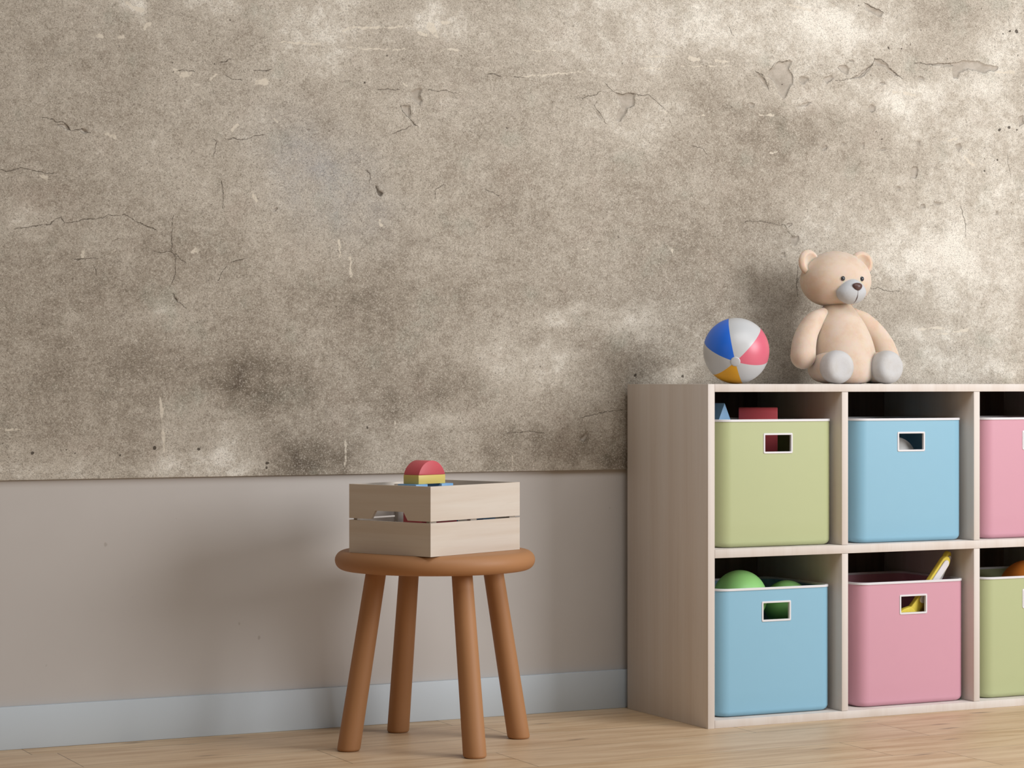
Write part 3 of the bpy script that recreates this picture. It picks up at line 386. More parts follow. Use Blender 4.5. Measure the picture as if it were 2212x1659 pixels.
def build_panel():
    xs = np.concatenate([np.linspace(-3.5, 1.10, 40)[:-1], np.arange(1.10, 3.96, 0.0027), np.linspace(3.962, 7.5, 36)])
    zs = np.concatenate([np.arange(PANEL_Z, 1.80, 0.0027), np.linspace(1.803, 2.75, 14)])
    X, Z = np.meshgrid(xs, zs, indexing='ij'); nx, nz = X.shape
    wx = X+0.0038*vnoise(X, Z, 55, 1, 2)+0.0012*vnoise(X, Z, 190, 2); wz = Z+0.0038*vnoise(X, Z, 55, 3, 2)+0.0012*vnoise(X, Z, 190, 4)
    tone = 0.30*np.clip(X-2.9, -0.3, 2)+0.15*(Z-1.1)+0.25*vnoise(X, Z, 1.7, 8, 3); blue = np.zeros_like(X)  # wall lightens to the right and upward, light falloff put into the tone
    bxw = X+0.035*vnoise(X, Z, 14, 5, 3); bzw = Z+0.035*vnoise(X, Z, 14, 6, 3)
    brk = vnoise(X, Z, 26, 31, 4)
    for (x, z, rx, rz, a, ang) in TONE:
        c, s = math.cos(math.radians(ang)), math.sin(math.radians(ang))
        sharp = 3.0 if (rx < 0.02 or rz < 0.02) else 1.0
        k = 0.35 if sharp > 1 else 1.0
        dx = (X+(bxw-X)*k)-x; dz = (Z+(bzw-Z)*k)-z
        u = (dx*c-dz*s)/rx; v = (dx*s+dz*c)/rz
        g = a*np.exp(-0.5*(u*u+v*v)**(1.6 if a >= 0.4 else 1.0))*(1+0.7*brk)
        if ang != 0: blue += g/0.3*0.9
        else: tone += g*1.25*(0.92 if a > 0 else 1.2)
    streak = np.full(X.shape, 0.05); crack = np.full(X.shape, 0.05); csign = np.ones(X.shape); chip = np.full(X.shape, 0.05); spot = np.full(X.shape, 0.05); deep = np.zeros_like(X)
    def sub(poly, pad=0.03):
        p = np.array(poly); i0, i1 = np.searchsorted(xs, [p[:, 0].min()-pad, p[:, 0].max()+pad]); j0, j1 = np.searchsorted(zs, [p[:, 1].min()-pad, p[:, 1].max()+pad])
        return slice(i0, max(i1, i0+1)), slice(j0, max(j1, j0+1))
    for poly, h in STREAK:
        q = sub(poly); d = seg_dist(wx[q], wz[q], poly)-h*(0.75+0.6*vnoise(X[q], Z[q], 60, 9)); streak[q] = np.minimum(streak[q], d)
    for poly in CRACK:
        q = sub(poly)
        for (ax, az), (cx_, cz_) in zip(poly[:-1], poly[1:]):
            d = seg_dist(wx[q], wz[q], [(ax, az), (cx_, cz_)]); s_ = np.sign((cx_-ax)*(wz[q]-az)-(cz_-az)*(wx[q]-ax)); s_ = np.where(s_ == 0, 1, s_)
            if cx_ < ax: s_ = -s_
            m_ = d < crack[q]; cr_ = crack[q]; cs_ = csign[q]; cr_[m_] = d[m_]; cs_[m_] = s_[m_]; crack[q] = cr_; csign[q] = cs_
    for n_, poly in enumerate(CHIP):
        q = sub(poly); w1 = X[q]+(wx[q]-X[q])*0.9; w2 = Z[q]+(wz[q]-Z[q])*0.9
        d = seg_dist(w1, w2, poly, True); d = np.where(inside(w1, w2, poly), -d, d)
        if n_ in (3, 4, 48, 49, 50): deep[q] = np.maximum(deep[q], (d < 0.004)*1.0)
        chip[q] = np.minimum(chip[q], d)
    for x, z, r in SPOT:
        q = sub([(x, z)], 0.02); spot[q] = np.minimum(spot[q], np.hypot(wx[q]-x, wz[q]-z)-r)
    crackm = np.clip(1-crack/0.0055, 0, 1); crack = crack*csign
    t = np.clip((0.0006-chip)/0.0032, 0, 1); t = t*t*(3-2*t)
    Y = PANEL_Y+0.0045*t+0.0006*vnoise(X, Z, 12, 12, 3)
    Y[:, 0] = PANEL_Y; Y = np.minimum(Y, WALL_Y-0.002)
    co = np.stack([X, Y, Z], -1).reshape(-1, 3)
    idx = np.arange(nx*nz).reshape(nx, nz)
    f = np.stack([idx[:-1, :-1], idx[1:, :-1], idx[1:, 1:], idx[:-1, 1:]], -1).reshape(-1, 4)
    nb = len(co); back = np.array([[xs[0], WALL_Y-0.0005, zs[0]], [xs[-1], WALL_Y-0.0005, zs[0]], [xs[-1], PANEL_Y, zs[0]], [xs[0], PANEL_Y, zs[0]]])
    co = np.concatenate([co, back]); f = np.concatenate([f, [[nb, nb+1, nb+2, nb+3]]])
    me = bpy.data.meshes.new('wall_upper')
    me.vertices.add(len(co)); me.vertices.foreach_set('co', co.ravel())
    me.loops.add(f.size); me.loops.foreach_set('vertex_index', f.ravel().astype(np.int32))
    me.polygons.add(len(f)); me.polygons.foreach_set('loop_start', np.arange(0, f.size, 4, dtype=np.int32))
    me.update(calc_edges=True); me.validate()
    me.polygons.foreach_set('use_smooth', [True]*len(me.polygons))
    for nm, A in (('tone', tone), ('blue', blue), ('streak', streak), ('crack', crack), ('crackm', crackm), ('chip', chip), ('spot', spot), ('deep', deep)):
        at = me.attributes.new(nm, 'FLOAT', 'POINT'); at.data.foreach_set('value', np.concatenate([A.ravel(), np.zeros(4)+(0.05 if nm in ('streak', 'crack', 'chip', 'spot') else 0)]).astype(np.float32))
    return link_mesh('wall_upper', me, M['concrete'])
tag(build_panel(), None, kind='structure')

# ------------------------------------------------------------------ storage cabinet
CX0, CY0, CY1, CT = 2.6766, 4.4762, 4.8430, 0.7600
PAN, DIV = 0.0178, 0.0170
DIVX = (0.3529, 0.7217); CAB_W = 0.7217+0.0170+0.3520+0.0178
BOT, SH0, SH1, TOPU = 0.0178, 0.3755, 0.3945, 0.7424
def cabinet():
    c = thing('storage_cabinet', 'pale wooden cube storage cabinet with two rows of open cells against the wall', 'cabinet', (CX0, CY0, 0))
    W = CAB_W; D = CY1-CY0; m = M['cab']; g = 0.0004
    box('side_panel', 0, PAN-g, 0, D, 0, CT, m, c); box('side_panel', W-PAN+g, W, 0, D, 0, CT, m, c)
    box('top_panel', PAN, W-PAN, 0, D, TOPU, CT, m, c); box('bottom_panel', PAN, W-PAN, 0, D, 0, BOT, m, c)
    box('shelf', PAN, W-PAN, 0, D-0.006, SH0, SH1, m, c)
    for x in DIVX:
        box('divider', x, x+DIV, 0.0004, D-0.006, BOT+g, SH0-g, m, c); box('divider', x, x+DIV, 0.0004, D-0.006, SH1+g, TOPU-g, m, c)
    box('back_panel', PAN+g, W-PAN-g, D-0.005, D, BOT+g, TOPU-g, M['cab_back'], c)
    return c
cabinet()

# ------------------------------------------------------------------ storage baskets
BW, BD, BH, BR = 0.303, 0.258, 0.2855, 0.030
HC, HW, HH = 0.2320, 0.0700, 0.0385
def basket_body():
    bm = bmesh.new(); hx, hy = BW/2, BD/2; er = 0.013; rings = []
    t = 0.0032
    for i in range(7):
        a = PI/2*i/6; ins = er*(1-math.sin(a)); rings.append(rrect(hx-ins, hy-ins, BR-ins*0.6, er*(1-math.cos(a)), 8))
    for z in (0.06, 0.12, 0.18, 0.24, BH-0.001): rings.append(rrect(hx, hy, BR, z, 8))
    for z in (BH-0.001, 0.22, 0.14, 0.06, er+t): rings.append(rrect(hx-t, hy-t, BR-t, z, 8))
    rings.append(rrect(hx-t-er, hy-t-er, BR-t-er*0.6, t+0.001, 8))
    loft(bm, rings)
    bmesh.ops.recalc_face_normals(bm, faces=bm.faces[:])
    me = bpy.data.meshes.new('b'); bm.to_mesh(me); bm.free(); o = bpy.data.objects.new('b', me); COL.objects.link(o)
    bm = bmesh.new(); bx(bm, -HW/2, HW/2, -hy-0.02, -hy+0.02, HC-HH/2, HC+HH/2, 0.0015, 2); bmesh.ops.recalc_face_normals(bm, faces=bm.faces[:])
    mc = bpy.data.meshes.new('c'); bm.to_mesh(mc); bm.free(); oc = bpy.data.objects.new('c', mc); COL.objects.link(oc)
    md = o.modifiers.new('b', 'BOOLEAN'); md.operation = 'DIFFERENCE'; md.object = oc; md.solver = 'EXACT'
    bpy.context.view_layer.update(); dg = bpy.context.evaluated_depsgraph_get()
    res = bpy.data.meshes.new_from_object(o.evaluated_get(dg)); res.name = 'basket_body'
    bpy.data.objects.remove(o); bpy.data.objects.remove(oc)
    res.materials.clear(); res.polygons.foreach_set('use_smooth', [True]*len(res.polygons)); res.set_sharp_from_angle(angle=math.radians(35))
    return res
BODY = basket_body(); BODY_N = {}
def rim_mesh():
    bm = bmesh.new(); hx, hy = BW/2+0.0016, BD/2+0.0016; r = BR+0.0016; z0, z1 = BH-0.0044, BH+0.0006; rings = []
    w = 0.0062
    prof = [(0, z0), (0, z1-0.001), (0.001, z1), (w-0.001, z1), (w, z1-0.001), (w, z0), (0.0, z0)]
    for ins, z in prof: rings.append(rrect(hx-ins, hy-ins, r-ins, z, 8))
    loft(bm, rings, cap0=False, cap1=False); bmesh.ops.remove_doubles(bm, verts=bm.verts[:], dist=1e-6)
    return bm
def frame_mesh():
    bm = bmesh.new(); y0, y1 = -BD/2-0.0014, -BD/2+0.0050; o_, i_ = 0.0036, 0.0
    def loop(e, y, r):
        return [(x, y, z+HC) for x, z, _ in rrect(HW/2+e, HH/2+e, r, 0, 4)]
    rings = [loop(0.0034, y1, 0.003), loop(0.0036, y0+0.0005, 0.003), loop(0.0031, y0, 0.003), loop(-0.0002, y0, 0.001), loop(-0.0006, y0+0.0004, 0.001), loop(-0.0006, y1, 0.001), loop(0.0034, y1, 0.003)]
    loft(bm, rings, cap0=False, cap1=False); bmesh.ops.remove_doubles(bm, verts=bm.verts[:], dist=1e-6)
    return bm
def basket(cx, zb, colour, label):
    b = thing('storage_basket', label, 'basket', (cx, 4.5000+BD/2, zb), 0, 'storage baskets in the cabinet')
    if colour not in BODY_N:
        me = BODY.copy(); me.name = 'body'; me.materials.append(M[colour]); BODY_N[colour] = me
    o = bpy.data.objects.new('body', BODY_N[colour]); COL.objects.link(o); o.parent = b
    obj('rim', rim_mesh(), M['white'], b, sharp=40); obj('handle_frame', frame_mesh(), M['white'], b, sharp=40)
    return b
ZU, ZL = SH1+0.0003, BOT+0.0003
basket(2.8735, ZU, 'green', 'lime green basket in the top left cell, full of toy blocks')
basket(3.2370, ZU, 'blue', 'light blue basket in the upper row with a white ball inside')
basket(3.5960, ZU, 'pink', 'pink basket in the upper row at the right edge of the photo')
basket(2.8690, ZL, 'blue', 'light blue basket in the bottom left cell filled with green balls')
basket(3.2430, ZL, 'pink', 'pink basket in the bottom row with yellow toys sticking out')
basket(3.5960, ZL, 'green', 'lime green basket in the bottom row holding an orange ball')

# ------------------------------------------------------------------ balls
def ball(name, label, c, r, mat, group=None):
    bm = bmesh.new(); ellipsoid(bm, (0, 0, 0), (r, r, r), 64, 40)
    o = obj(name, bm, mat, None, smooth=True); o.location = c
    return tag(o, label, 'ball', group)
FL = ZL+0.0045; g_ = 'green balls in the blue basket'
ball('toy_ball', 'green ball heaped highest at the left of the lower blue basket', (2.8231, 4.580, 0.2765), 0.0613, M['ball_green'], g_)
ball('toy_ball', 'green ball sitting lower at the right behind the blue basket rim', (2.9620, 4.600, 0.2538), 0.0545, M['ball_green'], g_)
ball('toy_ball', 'orange ball in the lower green basket at the right edge', (3.6560, 4.600, 0.2597), 0.0725, M['ball_orange'])
ball('toy_ball', 'white ball seen through the handle hole of the upper blue basket', (3.2480, 4.580, 0.5880), 0.0480, M['ball_white'])
def fill_ball(c, r, m, lab, group=None): return ball('toy_ball', lab, c, r, m, group)

def beach_ball():
    R = 0.0755; px = Vector((2.8373, 4.62, CT+R+0.0002))
    root = thing('beach_ball', 'small inflatable beach ball with blue, white, pink and yellow panels on the cabinet', 'ball', (px.x, px.y, CT+0.0002))
    view = Vector((px.x, px.y, 0)).normalized(); right = Vector((view.y, -view.x, 0)); up = Vector((0, 0, 1))
    a, b = -0.022, -0.335
    pole = (right*a+up*b-view*math.sqrt(1-a*a-b*b)).normalized()
    e1 = (right-pole*right.dot(pole)).normalized(); e2 = pole.cross(e1)
    if e2.dot(up) < 0: e2 = -e2
    bm = bmesh.new(); NU, NV = 96, 60; start = math.radians(-17)
    rows = []
    for j in range(1, NV):
        th = PI*j/NV
        rows.append([bm.verts.new((pole*math.cos(th)+(e1*math.cos(start+2*PI*i/NU)+e2*math.sin(start+2*PI*i/NU))*math.sin(th))*R+Vector((0, 0, R))) for i in range(NU)])
    top = bm.verts.new(pole*R+Vector((0, 0, R))); bot = bm.verts.new(-pole*R+Vector((0, 0, R)))
    mi = [2, 0, 1, 0, 3, 0]  # white,blue,pink,yellow = slots 0..3
    order = [2, 0, 1, 0, 3, 0]
    def idx(i): return order[(i*6//NU)]
    for i in range(NU):
        k = (i+1) % NU
        f = bm.faces.new((top, rows[0][i], rows[0][k])); f.material_index = idx(i)
        f = bm.faces.new((bot, rows[-1][k], rows[-1][i])); f.material_index = idx(i)
        for p, q in zip(rows[:-1], rows[1:]):
            f = bm.faces.new((p[i], q[i], q[k], p[k])); f.material_index = idx(i)
    obj('panels', bm, [M['b_white'], M['b_blue'], M['b_pink'], M['b_yellow']], root, smooth=True)
    for s in (1, -1):
        bm = bmesh.new(); rings = []
        for th, h in ((0.150, 0.9995), (0.148, 1.008), (0.12, 1.0135), (0.07, 1.0145), (0.01, 1.015)):
            rings.append([tuple((pole*s*math.cos(th)+(e1*math.cos(2*PI*i/40)+e2*math.sin(2*PI*i/40))*math.sin(th))*R*h+Vector((0, 0, R))) for i in range(40)])
        loft(bm, rings, cap0=False); o = obj('end_cap', bm, M['b_white'], root, smooth=True)
    return root
# pink panel sits from -17 to +43 degrees, then white, blue, white, yellow, white
beach_ball()

# ------------------------------------------------------------------ teddy bear
def bear():
    root = thing('teddy_bear', 'peach teddy bear sitting on the cabinet with white snout and paws', 'teddy bear', (3.1739, 4.670, CT))
    F, Wt = M['fur'], M['fur_white']
    # torso
    bm = bmesh.new(); rings = []
    prof = [(0.0, 0.030), (0.004, 0.048), (0.014, 0.062), (0.032, 0.0715), (0.055, 0.0755), (0.080, 0.0755), (0.105, 0.0720), (0.130, 0.0650), (0.150, 0.0570), (0.166, 0.0480), (0.180, 0.0400), (0.192, 0.030)]
    pf = catmull([(z, r, 0) for z, r in prof], 4)
    for q in pf:
        z, r = q[0], q[1]; t = max(0, min(1, z/0.18)); cy = -0.004+0.043*t**1.3
        rings.append([(r*math.cos(2*PI*i/56), cy+r*0.84*math.sin(2*PI*i/56)-(0.004 if math.sin(2*PI*i/56) < 0 else 0)*abs(math.sin(2*PI*i/56)), z) for i in range(56)])
    loft(bm, rings); obj('torso', bm, F, root, smooth=True)
    # head
    hc = (0, 0.046, 0.2480)
    bm = bmesh.new()
    def hf(p):
        z = p.z; w = 1.0-0.05*max(z, 0)**2+0.05*max(0, -z)*(1-abs(z)); x = p.x*w; y = p.y*w
        if z < -0.75: z = -0.75+(z+0.75)*0.8
        return Vector((x, y, z))
    ellipsoid(bm, hc, (0.0890, 0.073, 0.0690), 64, 40, hf); head = obj('head', bm, F, root, smooth=True)
    for s in (-1, 1):
        bm = bmesh.new()
        def ef(p):
            q = p.copy()
            rr = math.hypot(p.x, p.z)
            if p.y < 0: q.y = p.y*0.9+0.95*max(0, 1-(rr/0.72)**2)
            return q
        ellipsoid(bm, (0, 0, 0), (0.0300, 0.0140, 0.0305), 48, 32, ef)
        Mx = Matrix.Translation((s*0.0745, hc[1]+0.002, hc[2]+0.0405)) @ Matrix.Rotation(s*math.radians(24), 4, 'Y') @ Matrix.Rotation(-s*math.radians(8), 4, 'Z')
        bmesh.ops.transform(bm, matrix=Mx, verts=bm.verts[:]); obj('ear', bm, F, head, smooth=True)
    # muzzle
    bm = bmesh.new()
    def mf(p):
        q = p.copy(); q.x *= 1-0.22*max(0, p.z); return q
    mc = Vector((0, hc[1]-0.0640, hc[2]-0.0295))
    ellipsoid(bm, mc, (0.0385, 0.0290, 0.0300), 48, 32, mf)
    mz = obj('muzzle', bm, M['fur_face'], head, smooth=True)
    # nose
    bm = bmesh.new()
    def nf(p):
        q = p.copy(); q.x *= 1+0.22*p.z; q.z = p.z*(0.85 if p.z > 0 else 1); return q
    ellipsoid(bm, (0, mc.y-0.0260, mc.z+0.0108), (0.0128, 0.0085, 0.0104), 36, 24, nf); obj('nose', bm, M['nose'], mz, smooth=True)
    # mouth seam
    bm = bmesh.new(); pts = []
    for k in range(9):
        z = mc.z+0.004-0.0315*k/8; q = 1-((z-mc.z)/0.0300)**2
        pts.append((0.0, mc.y-0.0290*math.sqrt(max(q, 0.02))-0.0002, z))
    tube(bm, pts, [0.0004]*3+[0.0006, 0.001, 0.0013, 0.0011, 0.0006, 0.0004], 10, 3); obj('mouth_seam', bm, M['thread'], mz, smooth=True)
    for s in (-1, 1):
        ex, ez = s*0.0268, hc[2]+0.0005
        y = hc[1]-0.073*math.sqrt(1-(ex/0.0885)**2)-0.0008
        bm = bmesh.new(); ellipsoid(bm, (ex, y, ez), (0.0051, 0.0034, 0.0056), 28, 18); obj('eye', bm, M['eye'], head, smooth=True)
    # arms
    for s, o_ in ((-1, -0.0045), (1, -0.002)):
        bm = bmesh.new()
        tube(bm, [(s*0.044+o_, 0.030, 0.166), (s*0.069+o_, 0.027, 0.149), (s*0.094+o_, 0.019, 0.121), (s*0.109+o_*1.3, 0.008, 0.092), (s*0.116+o_*1.6, -0.001, 0.066)], [0.0150, 0.0225, 0.0262, 0.0288, 0.0298], 32, 6, 1, 1.05, 8)
        obj('arm', bm, F, root, smooth=True)
    # legs
    for s in (-1, 1):
        bm = bmesh.new()
        tube(bm, [(s*0.060, 0.014, 0.0375), (s*0.064, -0.010, 0.0375), (s*0.068, -0.044, 0.0385), (s*0.069, -0.062, 0.0390)], [0.0340, 0.0365, 0.0370, 0.0360], 36, 5, 1, 0.4, 8)
        leg = obj('leg', bm, F, root, smooth=True)
        bm = bmesh.new(); rings = []
        for (d, r) in ((0.0, 0.0345), (0.004, 0.0380), (0.012, 0.0394), (0.022, 0.0392), (0.031, 0.0368), (0.037, 0.0325), (0.0405, 0.0270), (0.0415, 0.0200), (0.0405, 0.0120), (0.0402, 0.002)):
            rings.append([(s*0.069+r*math.cos(2*PI*i/48), -0.046-d, 0.0394+r*math.sin(2*PI*i/48)) for i in range(48)])
        loft(bm, rings); bmesh.ops.rotate(bm, verts=bm.verts[:], cent=(s*0.069, -0.05, 0.0394), matrix=Matrix.Rotation(math.radians(s*6), 3, 'Z'))
        obj('paw', bm, Wt, leg, smooth=True)
    return root
bear()

# ------------------------------------------------------------------ stool
def stool():
    root = thing('wooden_stool', 'round tan brown wooden stool with four splayed legs carrying the crate', 'stool', (2.0470, 4.5410, 0))
    bm = bmesh.new(); R, t, zc = 0.2110, 0.0405, 0.3900; rings = []
    for k in range(13):
        a = -PI/2+PI*k/12; rings.append(circ(R-t/2+t/2*math.cos(a), zc+t/2*math.sin(a), 96))
    loft(bm, rings); obj('seat', bm, M['stool'], root, sharp=60)
    for dx, dy in ((-1, 0), (0, 1), (0, -1), (1, 0)):
        bm = bmesh.new(); rings = []
        zt = zc-0.004; n = 14
        for k in range(n+6):
            if k < 6:
                a = PI/2*k/5; z = 0.006*(1-math.cos(a))+0.0; ins = 0.006*(1-math.sin(a))
            else: z = 0.006+(zt-0.006)*(k-5)/n; ins = 0
            f = z/0.37; rad = 0.197+(0.1345-0.197)*f; r = 0.0242+(0.0216-0.0242)*f-ins
            rings.append(circ(r, z, 40, dx*rad, dy*rad))
        loft(bm, rings); obj('leg', bm, M['stool'], root, sharp=60)
    return root
stool()
SEAT = 0.3900+0.0405/2

# ------------------------------------------------------------------ crate
CA = math.radians(25.48)
CRX, CRY, CRH = 0.2913, 0.2215, 0.1421
def crate():
    root = thing('wooden_crate', 'pale wooden slatted crate of toy blocks with handle slot on the stool', 'crate', (1.9502, 4.3489, SEAT+0.0003), CA)
    t = 0.0065; z1, z2 = 0.0678, 0.0714
    mx, my = M['crate_x'], M['crate_y']
    def miter(bm, name, mat, planes):
        bmesh.ops.recalc_face_normals(bm, faces=bm.faces[:])
        for co, no in planes:
            bmesh.ops.bisect_plane(bm, geom=bm.verts[:]+bm.edges[:]+bm.faces[:], plane_co=co, plane_no=no, clear_outer=True)
            bmesh.ops.holes_fill(bm, edges=[e for e in bm.edges if len(e.link_faces) == 1])
        return obj(name, bm, mat, root, sharp=30)
    h = 0.00012
    for y0, y1, sg in ((0, t, 1), (CRY-t, CRY, -1)):
        yo = y0 if sg == 1 else y1
        pl = [((h, yo, 0), (-1, sg, 0)), ((CRX-h, yo, 0), (1, sg, 0))]
        for za, zc in ((0, z1), (z2, CRH)):
            bm = bmesh.new(); bx(bm, 0, CRX, y0, y1, za, zc); miter(bm, 'side_board', mx, pl)
    for x0, x1, sg in ((0, t, 1), (CRX-t, CRX, -1)):
        xo = x0 if sg == 1 else x1
        pl = [((xo, h, 0), (sg, -1, 0)), ((xo, CRY-h, 0), (sg, 1, 0))]
        bm = bmesh.new(); bx(bm, x0, x1, 0, CRY, 0, z1); miter(bm, 'end_board', my, pl)
        bm = bmesh.new()
        prism_x(bm, [(0, z2), (0.0610, z2), (0.0725, z2+0.0175), (0.1490, z2+0.0175), (0.1605, z2), (CRY, z2), (CRY, CRH), (0, CRH)], x0, x1)
        miter(bm, 'end_board', my, pl)
    b = 0.0006
    for x in (t+0.0002, CRX/2-0.010, CRX-t-0.0202):
        for y in (t+0.0002, CRY-t-0.0102):
            box('post', x, x+0.020, y, y+0.010, 0.0065, CRH-0.004, my, root, b)
    box('base_board', t+0.0003, CRX-t-0.0003, t+0.0003, CRY-t-0.0003, 0.0, 0.006, mx, root, 0)
    return root
crate()
Rz = Matrix.Rotation(CA, 3, 'Z')
def in_crate(x, y, z): v = Rz @ Vector((x, y, 0)); return (1.9502+v.x, 4.3489+v.y, SEAT+0.0003+z)
def block(name, label, mat, loc, rz, build, group='toy blocks in the crate'):
    bm = bmesh.new(); build(bm); bmesh.ops.recalc_face_normals(bm, faces=bm.faces[:]); bevel_all(bm, 0.0009, 2, 0.5)
    o = obj(name, bm, mat, None, sharp=35); o.location = loc; o.rotation_euler = (0, 0, rz)
    return tag(o, label, 'toy block', group)
def cub(w, d, h): return lambda bm: bx(bm, -w/2, w/2, -d/2, d/2, 0, h)
def arch_prof(w, h, n=24):
    Rr = (w*w/4+h*h)/(2*h); a0 = math.asin(min(1, w/2/Rr)); a0 = a0 if h <= w/2 else PI-a0
    return [(Rr*math.sin(-a0+2*a0*k/n), Rr*math.cos(-a0+2*a0*k/n)-(Rr-h)) for k in range(n+1)][::-1]
def arched(w, d, h):
    return lambda bm: prism_y(bm, arch_prof(w, h), -d/2, d/2)
def bridge(w, d, h, hole):
    def f(bm):
        r = hole/2; pts = [(-w/2, 0), (-r, 0)]+[(-r*math.cos(PI*k/16), (h-0.006)*math.sin(PI*k/16)) for k in range(1, 16)]+[(r, 0), (w/2, 0), (w/2, h), (-w/2, h)]
        prism_y(bm, pts[::-1], -d/2, d/2)
    return f
def bridge_up(w, d, h, hole):
    """arch block turned upside down: its hollow is open at the top"""
    def f(bm):
        r = hole/2; dp = h*0.45
        pts = [(-w/2, 0), (w/2, 0), (w/2, h), (r, h), (r, h-dp)]+[(r*math.cos(PI*k/16), h-dp-h*0.35*math.sin(PI*k/16)) for k in range(1, 16)]+[(-r, h-dp), (-r, h), (-w/2, h)]
        prism_y(bm, pts, -d/2, d/2)
    return f
fl = 0.0066; BA = math.radians(22)
ux, uy = math.cos(BA), math.sin(BA)
blue0 = Vector((1.9630, 4.4503, 0)); wB, dB, hB = 0.1120, 0.0530, 0.046
ctr = blue0+Vector((ux, uy, 0))*(wB/2)+Vector((-uy, ux, 0))*(dB/2)
TOPB = 0.5527; zb = SEAT+0.0003+fl
yb0 = 0.0; wY, dY, hY = 0.0800, 0.0440, 0.0185
block('toy_block', 'blue arch shaped toy block under the yellow block in the crate', M['blue_block'], (ctr.x, ctr.y, TOPB-hB), BA, bridge_up(wB, dB, hB, 0.042))
yc = Vector((1.9882, 4.4825, 0))+Vector((ux, uy, 0))*(wY/2)+Vector((-uy, ux, 0))*(dY/2)
yc = ctr+Vector((-0.0035*ux, -0.0035*uy, 0))
block('toy_block', 'yellow rectangular toy block between the red arch and the blue block', M['yellow_block'], (yc.x, yc.y, TOPB+0.0002), BA, cub(wY, dY, hY))
block('toy_block', 'red rounded toy block on top of the pile in the crate', M['red_block'], (yc.x, yc.y, TOPB+0.0004+hY), BA, arched(wY-0.001, dY, 0.0295))
hs = TOPB-hB-zb
block('toy_block', 'large red toy block carrying the blue arch, behind the crate handle slot', M['red_block'], (ctr.x-0.010*ux, ctr.y-0.010*uy, zb), BA, cub(0.042, 0.070, hs-0.0004))
block('toy_block', 'dark blue toy block glimpsed through the slot between crate boards', M['navy_block'], (ctr.x+0.0395*ux, ctr.y+0.0395*uy, zb), BA, cub(0.054, 0.060, hs-0.0004))
q = in_crate(0.075, 0.040, fl); block('toy_block', 'red toy block glimpsed at the left end of the slot between crate boards', M['red_block'], q, CA, cub(0.070, 0.036, 0.076))
q = in_crate(0.222, 0.048, fl); block('toy_block', 'blue toy block glimpsed at the right of the slot between crate boards', M['blue_block'], q, CA+0.1, cub(0.046, 0.040, 0.078))

# blocks in the top left basket
g2 = 'toy blocks in the top left basket'
zf = ZU+0.0045
def prism_block(w, d, h):
    return lambda bm: prism_y(bm, [(-w/2, 0), (w/2, 0), (0, h)], -d/2, d/2)
block('toy_block', 'blue triangular toy block poking out of the green basket', M['blue_block'], (2.7732, 4.595, 0.6270), math.radians(8), lambda bm: prism_y(bm, [(-0.0410, 0), (0.0410, 0), (0, 0.0900)], -0.025, 0.025), g2)
def rounded_cub(w, d, h, rr):
    pr = [(-d/2+rr-rr*math.cos(PI/2*k/8), h-rr+rr*math.sin(PI/2*k/8)) for k in range(9)]+[(d/2, h), (d/2, 0), (-d/2, 0)]
    return lambda bm: prism_x(bm, pr, -w/2, w/2)
block('toy_block', 'wide red toy block sticking up above the green basket rim', M['red_block'], (2.8905, 4.6110, zf), math.radians(-32), rounded_cub(0.0885, 0.050, 0.7062-zf, 0.014), g2)

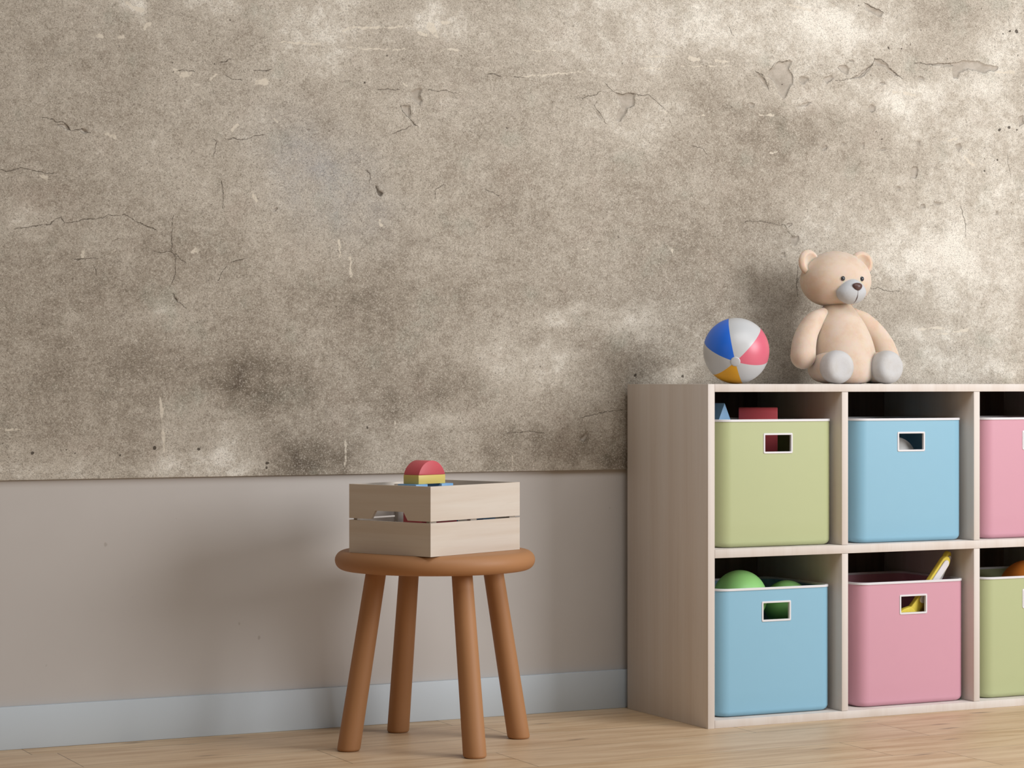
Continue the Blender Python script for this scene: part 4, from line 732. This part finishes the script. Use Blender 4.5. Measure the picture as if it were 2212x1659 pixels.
# ------------------------------------------------------------------ yellow and white toy shovels in the lower pink basket
def shovel(label, loc, rot, bw):
    root = thing('toy_shovel', label, 'toy', loc, 0, 'toy shovels in the pink basket')
    root.rotation_euler = rot.to_euler()
    bm = bmesh.new()
    def slab(pr, y0, y1):
        prism_y(bm, pr, y0, y1)
    hw = 0.0135; L = 0.150
    pr = [(hw*math.cos(PI*k/14), L+hw*1.3*math.sin(PI*k/14)) for k in range(15)]+[(-hw, 0.03), (-hw*1.2, 0.0), (hw*1.2, 0.0), (hw, 0.03)]
    slab(pr, -0.0045, 0.0075); bmesh.ops.recalc_face_normals(bm, faces=bm.faces[:]); bevel_all(bm, 0.0022, 3, 0.6); obj('handle', bm, M['toy_yellow'], root, sharp=50)
    bm = bmesh.new(); hw2 = 0.0088
    pr = [(hw2*math.cos(PI*k/14), L-0.003+hw2*1.3*math.sin(PI*k/14)) for k in range(15)]+[(-hw2*math.cos(PI*k/14), 0.045-hw2*math.sin(PI*k/14)) for k in range(1, 14)]
    slab(pr, -0.0085, -0.0040); bmesh.ops.recalc_face_normals(bm, faces=bm.faces[:]); bevel_all(bm, 0.0014, 3, 0.6); obj('grip_inlay', bm, M['toy_white'], root, sharp=50)
    bm = bmesh.new()
    pr = [(-0.0162, 0.012), (0.0162, 0.012), (0.033, -0.012), (0.037, -0.045), (0.030, -0.078), (0.0, -0.094), (-0.030, -0.078), (-0.037, -0.045), (-0.033, -0.012)]
    pr = [(x*bw, z) for x, z in pr]
    pp = [(q[0], q[1]) for q in catmull([p+(0,) for p in pr+[pr[0]]], 4)[:-1]]
    slab(pp, -0.0050, 0.0070); bmesh.ops.recalc_face_normals(bm, faces=bm.faces[:]); bevel_all(bm, 0.0022, 3, 0.6); obj('blade', bm, M['toy_yellow'], root, sharp=50)
    return root
def shovel_rot(axis, face):
    z = Vector(axis).normalized(); y = -(Vector(face)-z*Vector(face).dot(z)).normalized(); x = y.cross(z)
    return Matrix((x, y, z)).transposed()
a1 = Vector((0.634, 0.0, 0.774)).normalized()
shovel('yellow toy shovel with a white grip, shorter and nearer in the pink basket', Vector((3.3595, 4.5240, 0.3535))-a1*0.1675, shovel_rot(a1, (-0.02, -0.90, -0.30)), 1.0)
a2 = Vector((0.500, 0.0, 0.866)).normalized()
shovel('yellow and white toy shovel seen edge on, reaching highest in the pink basket', Vector((3.3830, 4.5500, 0.3635))-a2*0.1675, shovel_rot(a2, (0.42, -0.80, -0.30)), 0.52)
